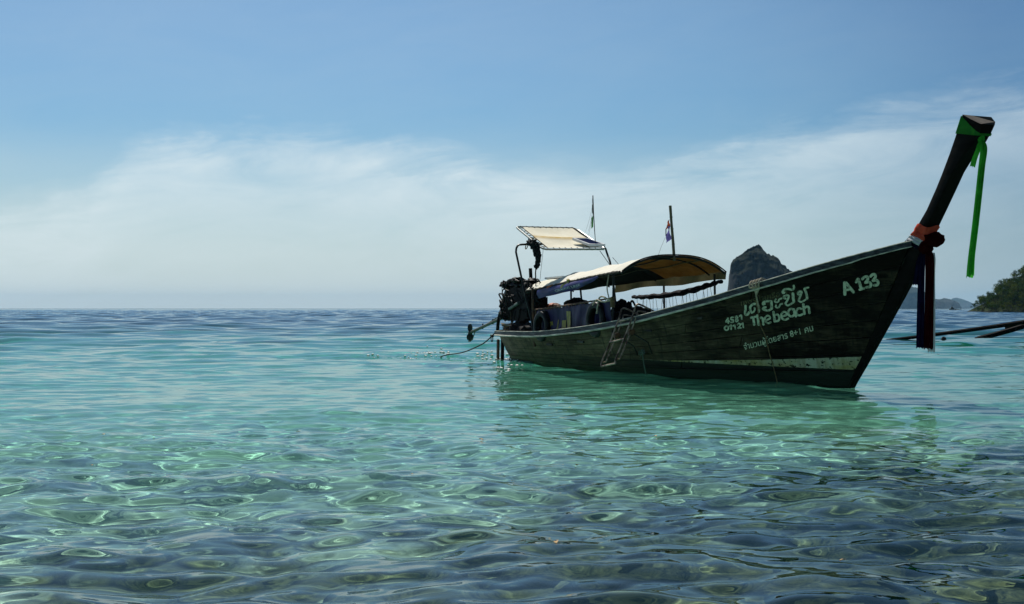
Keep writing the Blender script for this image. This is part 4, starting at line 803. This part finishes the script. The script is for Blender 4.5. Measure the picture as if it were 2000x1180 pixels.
MB().tube([(.42, ev, 1.55), (.42, ev, 1.75), (.395, ev, 1.985)], .038, 10).build('exhaust_pipe', 'engine', t)
MB().tube(arc([(.75, ev - .1, 1.60), (.5, ev - .1, 1.70), (.2, ev - .12, 1.72), (-.2, ev - .15, 1.75), (-.55, ev - .1, 1.72), (-.72, ev, 1.62), (-.78, ev, 1.5)], 5), .035, 8).build('intake_hose', 'engine', t)
MB().tube(arc([(-.15, ev - .17, 1.46), (-.17, ev - .17, 1.34), (-.24, ev - .17, 1.23), (-.5, ev - .17, 1.19), (-.62, ev - .17, 1.17)], 5), .026, 8).build('water_hose', 'hose', t)
MB().tube([(.42, ev - .28, 1.26), (-.06, ev - .28, 1.135)], .034, 9).build('water_pipe', 'hose', t)
MB().tube(arc([(-.62, ev - .15, 1.17), (-.85, ev - .15, 1.06), (-.98, ev - .15, .85), (-1.02, ev - .15, .66)], 4), .04, 8).build('tilt_arm', 'engine', t)
MB().lump((-.75, ev - .05, 1.38), (.11, .09, .10), .3, 3, 8).build('starter', 'engine', t); MB().lump((-.68, ev, 1.55), (.15, .1, .13), .4, 3, 9).build('fuel_bowl', 'engine', t)
for d in (0, .25): MB().tube([(-.62 + d, ev - .23, 1.72), (-.48 + d * .9, ev - .27, 1.50), (-.40 + d * .8, ev - .27, 1.30 - d * .3)], .007, 5).build('cord', 'rope_brown', t)
m_ = MB(); m_.box((-.12, ev - .1, .60), (.12, ev + .1, .95), .02); m_.box((-.4, ev - .18, .88), (.5, ev + .18, .94), .01); m_.build('mount', 'engine', t)
MB().tube([(-.02, ev - .26, .62), (-.02, ev - .26, 1.18)], .012, 6).build('stay', 'rope_brown', t)
S0, S1 = Vector((-.30, ev, 1.085)), Vector((-2.98, ev, .59))
MB().box((-.85, ev - .09, .92), (-.30, ev + .09, 1.13), .03, Matrix.Rotation(R(-10.5), 3, 'Y')).build('gear_housing', 'engine', t)
MB().tube([S0, S1], .034, 10).build('drive_shaft', 'shaft', t); MB().tube([S0 + Vector((-.25, 0, .06)), S1 + Vector((.35, 0, .055))], .012, 6).build('truss_rod', 'shaft', t)
for k in (.28, .5, .72): p = S0.lerp(S1, k); MB().tube([p + Vector((0, 0, -.05)), p + Vector((0, 0, .075))], .016, 6).build('clamp', 'engine', t)
MB().lathe([(.02, -.09), (.045, -.05), (.05, .03), (.03, .07)], Matrix.Translation(S1) @ (S0 - S1).to_track_quat('Z', 'Y').to_matrix().to_4x4(), 14).build('propeller_hub', 'prop', t)
for sgn in (1, -1):
    bm = bmesh.new(); bmesh.ops.create_uvsphere(bm, u_segments=16, v_segments=10, radius=1)
    for v in bm.verts: v.co = Vector((v.co.x * .014, v.co.y * .082, v.co.z * .092))
    MB().bm(bm, Matrix.Translation(S1 + Vector((-.02, 0, sgn * .108))) @ Matrix.Rotation(R(22 * sgn), 4, 'Z')).build('propeller_blade', 'prop', t)
MB().tube([S1 + Vector((.28, 0, .02)), S1 + Vector((.16, 0, -.12)), S1 + Vector((-.02, 0, -.21)), S1 + Vector((-.12, 0, -.215))], .012, 6).build('skeg', 'shaft', t)
# small gear round the stern
t = thing('net_bundle', 'black bundle of netting and cord hanging between engine and canopy', 'net', (1.0, -.35, 1.1)); nb = MB(); random.seed(6)
nb.lump((1.05, -.35, 1.29), (.22, .10, .12), .45, 3, 3, 2.5)
for i in range(60):
    p = Vector((random.uniform(.72, 1.2), random.uniform(-.5, -.3), random.uniform(1.15, 1.62))); nb.tube([p, p + Vector((random.uniform(-.12, .12), random.uniform(-.05, .05), random.uniform(-.14, .14))), p + Vector((random.uniform(-.16, .16), 0, random.uniform(-.2, .2)))], random.uniform(.006, .016), 4)
nb.build('netting', 'black', t)
t = thing('tarpaulin_heap', 'low black heap of tarpaulin on the stern deck under the engine', 'tarpaulin', (.6, -.35, .6)); nb = MB()
for c, r_ in (((.35, -.45, .68), (.35, .2, .17)), ((.95, -.45, .66), (.38, .22, .17)), ((-.15, -.35, .66), (.25, .18, .12))): nb.lump(c, r_, .35, 3, c[0])
nb.build('cloth', 'black', t)
t = thing('rope_coil', 'brown rope coiled on the stern corner', 'rope', (-.3, -.42, .66))
MB().tube([(-.18 + (.22 + .004 * q) * math.cos(q), -.40 + (.13 + .002 * q) * math.sin(q), .675 + .006 * q + .01 * math.sin(q * 2.3)) for q in np.linspace(0, 25, 120)], .013, 5).build('coil', 'rope_brown', t)
t = thing('mooring_rope', 'dark rope running from the stern corner down into the water', 'rope', (-.7, -.5, .62))
MB().tube(arc([(-.35, -.40, .69), (-.62, -.47, .67), (-.80, -.5, .615), (-1.15, -.5, .479), (-1.59, -.5, .345), (-2.66, -.5, .148), (-3.73, -.5, .055), (-4.3, -.5, -.03)], 6), .014, 6).build('line', 'rope_dark', t)
kn = MB(); kn.lump((-.98, -.5, .545), (.09, .03, .035), .3, 2, 1); kn.tube([(-.98 + .05 * math.cos(q), -.5, .48 + .06 * math.sin(q)) for q in np.linspace(0, 6.2, 12)], .011, 5); kn.build('knot', 'rope_dark', t)
for u, z0, z1, w_, m_, lab in ((-.85, .60, -.06, .075, 'darkwood', 'dark upright board hanging behind the stern'), (-1.10, .47, -.05, .06, 'board', 'shorter brown board hanging behind the stern')):
    tag(MB().box((u - w_ * .9, -.325, z0 - .6 if False else z1), (u + w_ * .5, -.275, z0), .012, Matrix.Rotation(R(2), 3, 'Y')).build('hanging_board', m_, None), lab, 'board').matrix_world = Matrix.Translation(BO) @ Matrix.Rotation(BROT, 4, 'Z')
t = thing('sack', 'rounded black sack showing above the purple banner', 'sack', (1.97, .1, .9)); MB().lump((1.97, .1, 1.16), (.36, .25, .20), .18, 3, 12).build('cloth', 'black', t)
t = thing('folded_cloth', 'orange brown cloth showing above the banner rail beside the black sack', 'cloth', (.85, .1, .9)); MB().lump((.85, .1, 1.16), (.13, .12, .10), .3, 3, 5).build('cloth', 'orange', t); MB().lump((.95, .15, 1.15), (.12, .1, .10), .3, 3, 7).build('fold', 'brown', t)
t = thing('life_vest_heap', 'dark heap of life vests and straps inside the boat beside the ladder', 'life vests', (4.7, -.3, .6)); nb = MB(); random.seed(10)
for c, r_ in (((4.62, -.3, 1.06), (.22, .15, .16)), ((4.72, -.3, 1.22), (.12, .1, .10)), ((4.75, -.35, .9), (.35, .25, .2)), ((5.0, -.3, 1.18), (.07, .06, .09)), ((5.3, -.3, 1.0), (.4, .25, .17))): nb.lump(c, r_, .4, 3, c[0] * 3)
for i in range(14): p = Vector((random.uniform(4.45, 4.75), -.45, random.uniform(.95, 1.05))); nb.tube([p, p - Vector((random.uniform(-.03, .03), 0, random.uniform(.06, .14)))], .01, 4)
nb.tube(arc([(4.98, -.3, 1.12), (5.06, -.3, 1.24), (5.14, -.3, 1.28), (5.24, -.3, 1.2)], 5), .02, 6); nb.build('vests', 'black', t)
t = thing('orange_tie', 'small orange ribbon tied to the canopy edge above the blue banner', 'ribbon', (2.3, -.72, 1.56)); y = -float(HW(2.3)) - .05
MB().grid([[(2.24 + .26 * k, y - .01 * math.sin(k * 6), 1.575 + .05 * k - .05 * q * (1 - .5 * k)) for q in (0, .5, 1)] for k in np.linspace(0, 1, 7)]).build('band', 'orange', t)
t = thing('yellow_tie', 'yellow ribbon knotted to the canopy edge above the white print', 'ribbon', (3.3, -.8, 1.6)); y = -float(HW(3.3)) - .06
MB().grid([[(3.12 + .36 * k, y - .015 * math.sin(k * 6), 1.575 + .10 * k - .06 * q * (1 - .3 * k)) for q in (0, .5, 1)] for k in np.linspace(0, 1, 8)]).build('band', 'yellow', t); MB().lump((3.46, y, 1.68), (.05, .03, .03), .3, 2, 2).build('knot', 'yellow', t)
# ---------------------------------------------------------------- floating leaves, the poles of the next boat, a float
def at(px, py, z=0):                            # where a photo pixel meets the water
    Y = FPX * (CAMH - z) / (py - HY); return Vector(((px - HX) / FPX * Y, Y, z))
leaf_me = []
for i in range(3):
    random.seed(30 + i); b = MB(); n = 7
    b.grid([[(x, y * .42 * math.sin(math.pi * min(.97, max(.03, (x + .5)))), .10 * math.sin(3 * x + i) + .14 * abs(y)) for y in (-1, -.5, 0, .5, 1)] for x in np.linspace(-.5, .5, 9)]); b.tube([(-.5, 0, 0), (-.75, .05, .1)], .02, 4); leaf_me.append(b.mesh('floating_leaf', M['leaf']))
for i, (px, py) in enumerate([(805, 940), (1088, 1058), (1645, 1100), (300, 858), (203, 858), (1127, 914), (1776, 1096), (1280, 855), (1350, 873), (1621, 904), (1440, 880), (940, 868), (1860, 876), (582, 838), (1086, 1074), (180, 905)]):
    o = bpy.data.objects.new('floating_leaf', leaf_me[i % 3]); C.objects.link(o); p = at(px, py); s = (.016 + .005 * (i % 3)) * min(2.2, max(1, p.y / 9)); o.location = (p.x, p.y, surf(p.x, p.y) + .006); o.scale = (s, s, s); o.rotation_euler = (.2, .15, i * 1.7)
    tag(o, 'small dry yellow leaf floating on the clear water', 'leaf', 'dry leaves floating on the water')
def shaft(name, label, p0, p1, r0, r1, fork=False):
    a, b = Vector(p0), Vector(p1); o = thing(name, label, 'pole', tuple(a), None, True); L = b - a
    def bl(mb, nm, mat): me_ = mb.mesh(nm, M[mat], tuple(a)); q = bpy.data.objects.new(nm, me_); C.objects.link(q); q.parent = o; return q
    n = 14; bl(MB().tube([a + L * (k / n) + Vector((0, 0, -.10 * math.sin(math.pi * k / n))) for k in range(n + 1)], [r0 + (r1 - r0) * k / n for k in range(n + 1)], 9), 'shaft', 'darkwood')
    bl(MB().tube([a + L * (.02 + .96 * k / n) + Vector((0, 0, -.10 * math.sin(math.pi * (.02 + .96 * k / n)) + r0 + (r1 - r0) * k / n)) for k in range(n + 1)], .018, 6), 'truss_rod', 'rust')
    if fork: bl(MB().tube([a + L * .045, a + L * .03 + Vector((0, 0, -.13))], .03, 6), 'skeg', 'darkwood')
q = at(1727, 668); shaft('drive_shaft', 'long thin dark shaft dipping towards the water behind the hanging sashes', (q.x - .1, q.y, .02), (q.x + 7.6, q.y - 4, 1.45), .045, .085, True)
q = at(1910, 662); shaft('drive_shaft', 'shorter dark shaft slanting out of the water below the long one', (q.x - .1, q.y, -.03), (q.x + 3.6, q.y - 1.5, 1.37), .09, .10)
q = at(1960, 637, .45); shaft('wooden_beam', 'blunt dark beam end between the two slanting shafts', (q.x + .05, q.y, .42), (q.x + 3.2, q.y - 1, 1.02), .10, .11)
q = at(1843, 668); o = MB().lump((0, 0, 0), (.10, .10, .12), .2, 3, 1).mesh('net_float', M['rubber']); o = bpy.data.objects.new('net_float', o); C.objects.link(o); o.location = (q.x, q.y, .06); tag(o, 'small black float bobbing on the water right of the hanging sashes', 'float')

# white flecks stand in for sun glints in the wash behind the stern
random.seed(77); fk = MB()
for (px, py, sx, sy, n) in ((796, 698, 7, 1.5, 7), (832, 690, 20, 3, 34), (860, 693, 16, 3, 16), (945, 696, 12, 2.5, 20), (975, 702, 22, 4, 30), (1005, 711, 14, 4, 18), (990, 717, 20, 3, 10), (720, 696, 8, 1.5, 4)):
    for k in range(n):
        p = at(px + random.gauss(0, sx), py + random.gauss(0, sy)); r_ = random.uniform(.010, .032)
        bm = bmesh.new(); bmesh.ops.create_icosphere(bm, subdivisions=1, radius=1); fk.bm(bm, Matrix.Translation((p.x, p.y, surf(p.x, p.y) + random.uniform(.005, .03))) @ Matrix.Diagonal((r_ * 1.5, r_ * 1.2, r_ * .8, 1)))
o = bpy.data.objects.new('foam_flecks', fk.mesh('foam_flecks', M['foam'])); C.objects.link(o); tag(o, 'small white flecks standing in for sun glints in the wash behind the stern', None, None, 'stuff')  # foam_flecks: added white flecks imitating sun glints, no real foam

# ---------------------------------------------------------------- islands
M['karst'] = None
def karst_mat(name, rockc, green, green2, zt, fs):
    m, nt, b = new_mat(name); b.inputs['Roughness'].default_value = .95; b.inputs['Specular IOR Level'].default_value = .05
    tc = N(nt, 'ShaderNodeTexCoord'); geo = N(nt, 'ShaderNodeNewGeometry'); sp = N(nt, 'ShaderNodeSeparateXYZ'); nt.links.new(tc.outputs['Object'], sp.inputs[0]); sn = N(nt, 'ShaderNodeSeparateXYZ'); nt.links.new(geo.outputs['Normal'], sn.inputs[0])
    def nz(s, st=(1, 1, 1)):
        mp = N(nt, 'ShaderNodeMapping'); mp.inputs['Scale'].default_value = st; nt.links.new(tc.outputs['Object'], mp.inputs[0]); n = N(nt, 'ShaderNodeTexNoise', i={'Scale': s, 'Detail': 7, 'Roughness': .65}); nt.links.new(mp.outputs[0], n.inputs['Vector']); return n.outputs[0]
    g = mix(nt, ramp(nt, nz(fs * 3), [(.35, 0.0), (.65, 1.0)]), green2, green); r = mix(nt, ramp(nt, nz(fs * 1.5, (1, 1, .2)), [(.4, 0.0), (.66, 1.0)]), tuple(c * .6 for c in rockc), rockc)
    f = math_(nt, 'ADD', math_(nt, 'MULTIPLY', math_(nt, 'SUBTRACT', sp.outputs[2], zt), 1 / (zt * .5)), math_(nt, 'ADD', math_(nt, 'MULTIPLY', sn.outputs[2], 1.6), math_(nt, 'MULTIPLY', math_(nt, 'SUBTRACT', nz(fs), .5), 2.4)))
    nt.links.new(mix(nt, ramp(nt, f, [(.35, 0.0), (.65, 1.0)]), r, g), b.inputs['Base Color']); return m
def island(name, sil, D, thick, base_y, mat, rough, seed, nx=220, nt_=90, steep=.12, tree=.0):
    """sil: photo silhouette; the massif stands at distance D, 'thick' deep"""
    S = np.array(sil, float); X = (S[:, 0] - HX) / FPX * D; H = np.maximum(0, (base_y - S[:, 1]) / FPX * D)
    x = np.linspace(X[0], X[-1], nx); h = np.interp(x, X, H); t = np.linspace(0, 1, nt_)
    w_ = (x - X[0]) / (X[-1] - X[0]); hl = np.sqrt(np.clip(4 * w_ * (1 - w_), 0, 1))
    # profile from the waterline up the front face to the summit and down the back
    py = np.interp(t, [0, .42, .72, 1], [0, steep, .5, 1]); pz = np.interp(t, [0, .10, .42, .58, .72, .85, 1], [-.02, .16, .66, .88, 1, .7, 0])
    XX = np.repeat(x[None], nt_, 0); YY = D + (py[:, None] - .5) * thick * (.35 + .65 * hl[None]); ZZ = pz[:, None] * h[None]
    rx = h.max(); n = bumps(XX / rx * 3 + 40, ZZ / rx * 3 + YY / rx * 2 + 40, seed, 6); n2 = bumps(XX / rx * 9 + 11, ZZ / rx * 2 + 17, seed + 1, 4)
    ev_ = np.clip(ZZ / (.1 * rx), 0, 1)
    YY = YY - rough * rx * (n + .6 * n2) * 1.2 * ev_; ZZ = ZZ + ev_ * rough * rx * .22 * bumps(XX / rx * 8 + 5, YY / rx * 8 + 300, seed + 2, 5) * np.clip(pz[:, None] - .3, 0, 1)
    if tree: ZZ = ZZ + ev_ * tree * rx * np.abs(bumps(XX / rx * 26 + 5, YY / rx * 26 + 500, seed + 4, 3)) * np.clip(pz[:, None] * 2 - .6, 0, 1)
    me_ = grid_mesh(name, XX, YY, ZZ); me_.materials.append(mat); o = bpy.data.objects.new(name, me_); C.objects.link(o); return o
mk = [(1427, 602), (1427, 568), (1425, 541), (1424, 517), (1427, 510), (1432.5, 504), (1440, 499.5), (1451, 493), (1455, 489), (1461, 484), (1471, 481), (1478, 476.8), (1482, 477), (1486.5, 479), (1493.6, 487.5), (1496.6, 492.5), (1507, 498), (1518, 503.7), (1521, 509), (1525, 515), (1529, 514.5), (1533, 516.5), (1538, 523), (1551.6, 530), (1575, 541), (1600, 560), (1625, 590), (1630, 602)]
mk[0] = (1428, 602); xs = [p[0] for p in mk]
mk = [(1424, 602), (1424.6, 517)] + mk[4:]
tag(island('karst_island', mk, 1300, 80, 602, karst_mat('karst_near', (.022, .025, .027), (.010, .018, .009), (.005, .009, .006), 34, .12), .16, 3, tree=.032), 'tall dark limestone island with a wooded peak rising behind the bow', 'island')
fi = [(1690, 602), (1700, 575), (1730, 560), (1765, 556), (1776, 558.7), (1790, 562), (1794, 568), (1799, 578), (1810, 582), (1824.5, 584), (1832, 585), (1845.5, 582), (1850, 588), (1856, 585), (1861, 591), (1863.5, 598.5), (1865, 602)]
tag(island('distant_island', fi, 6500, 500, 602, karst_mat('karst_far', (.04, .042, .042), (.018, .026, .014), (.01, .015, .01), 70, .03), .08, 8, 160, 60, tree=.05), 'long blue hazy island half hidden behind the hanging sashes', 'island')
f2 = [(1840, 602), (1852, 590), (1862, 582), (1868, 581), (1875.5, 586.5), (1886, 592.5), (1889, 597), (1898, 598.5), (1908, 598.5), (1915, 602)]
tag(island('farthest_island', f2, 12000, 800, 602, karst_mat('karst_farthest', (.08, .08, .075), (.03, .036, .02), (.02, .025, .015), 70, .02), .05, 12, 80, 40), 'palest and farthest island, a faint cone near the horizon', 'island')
sm = [(1853.5, 602), (1854, 600), (1857, 598.5), (1859, 595), (1861, 596.5), (1864, 599.5), (1868, 600.2), (1873, 600.4), (1878, 601.0), (1879, 602)]
tag(island('rock_islet', sm, 900, 3, 602, karst_mat('islet', (.03, .03, .028), (.02, .026, .012), (.01, .014, .008), .3, 1), .15, 21, 90, 30), 'small dark rocky islet with a low spit in front of the far island', 'islet')
hs = [(1900, 602), (1903, 601.2), (1912, 599.5), (1913, 594), (1922, 586), (1940, 578.5), (1948, 569), (1955, 561), (1964, 555), (1977.5, 551), (1985, 545), (2000, 526), (2030, 508), (2080, 490), (2160, 480), (2300, 500), (2400, 602)]
hd = tag(island('headland', hs, 420, 50, 602, karst_mat('headland_ground', (.020, .020, .017), (.026, .042, .012), (.012, .020, .008), .6, .5), .10, 31, 260, 80, steep=.3), kind='structure')
# trees on the headland: branching trunk and a crown of leaf clusters
M['bark'] = pm('tree_bark', (.10, .085, .065), .9, (.05, .042, .032), 5)
M['leaves'] = [cloth_mat('tree_leaves_%s' % n, c, tuple(x * 2.0 for x in c), d, .42, 1.2) for n, c, d in (('dark', (.020, .042, .012), (.010, .022, .008)), ('olive', (.048, .070, .016), (.024, .036, .010)), ('mid', (.030, .058, .013), (.015, .032, .009)))]
kinds = []
for i in range(5):
    random.seed(50 + i); cr, tk = MB(), MB(); H_ = 1.0
    tk.tube([(0, 0, -.25), (.01, 0, .15), (.03, .02, .45)], [.035, .028, .018], 6); cl = []
    for k in range(11):
        q = random.uniform(0, 6.28); r_ = random.uniform(.05, .38); c = Vector((r_ * math.cos(q), r_ * math.sin(q), random.uniform(.38, .95) - r_ * .35)); cl.append((c, random.uniform(.13, .22)))
        if k < 7: tk.tube([(.02, .01, .3), c * .6 + Vector((0, 0, .12)), c], [.014, .009, .004], 5)
    for c, r_ in cl:
        for j in range(46):
            d = Vector((random.gauss(0, 1), random.gauss(0, 1), random.gauss(0, .8))).normalized(); p = c + d * r_ * random.uniform(.55, 1.05); n_ = (d + Vector((random.uniform(-.6, .6), random.uniform(-.6, .6), random.uniform(-.2, .8)))).normalized(); a = n_.orthogonal().normalized(); b_ = n_.cross(a); s = random.uniform(.022, .045)
            cr.add([p - a * s, p + b_ * s * .7, p + a * s, p - b_ * s * .7], [(0, 1, 2, 3)])
    kinds.append((cr.mesh('crown', M['leaves'][i % 3], smooth=0), tk.mesh('trunk', M['bark'])))
HV = np.empty(len(hd.data.vertices) * 3); hd.data.vertices.foreach_get('co', HV); HV = HV.reshape(-1, 3); g = np.random.default_rng(5)
HV = HV[(HV[:, 2] > .25) & (HV[:, 1] < 426) & (HV[:, 0] < 420 * (2060 - 1000) / 3000)]; cnt = 0; used = []
order = g.permutation(len(HV))
for j in order:
    if cnt >= 240: break
    p = HV[j]
    if any((p[0] - q[0])**2 + (p[1] - q[1])**2 < 1.1 for q in used): continue
    used.append(p); i = int(g.integers(5)); o = thing('leafy_tree', '%s tree %s of the wooded headland' % (('dark green', 'olive green', 'mid green')[i % 3], 'low at the waterside' if p[2] < 1.8 else 'high near the crest' if p[2] > 6 else 'on the middle slope'), 'tree', tuple(map(float, p)), 'trees on the wooded headland', True)
    s = float(g.uniform(1.8, 3.3)) * (.7 if p[2] < 1.5 else 1); o.scale = (s * 1.1, s * 1.1, s); o.rotation_euler = (0, 0, float(g.uniform(0, 6.28)))
    for nm, m_ in zip(('crown', 'trunk'), kinds[i]): c = bpy.data.objects.new(nm, m_); C.objects.link(c); c.parent = o
    cnt += 1
# ---------------------------------------------------------------- air
if HAZE:
    b = MB(); zb, zt = -40.0, 125.0; b.box((-14000, -14000, zb), (14000, 14000, zt))
    hz = bpy.data.materials.new('haze_air'); hz.use_nodes = True; nt = hz.node_tree; nt.nodes.clear(); out = N(nt, 'ShaderNodeOutputMaterial'); pv = N(nt, 'ShaderNodeVolumePrincipled', i={'Color': (*HAZE_COL, 1), 'Density': HAZE, 'Anisotropy': 0.0}); nt.links.new(pv.outputs[0], out.inputs['Volume'])
    me_ = b.mesh('haze', hz, smooth=0); o = bpy.data.objects.new('haze', me_); C.objects.link(o); tag(o, kind='stuff')
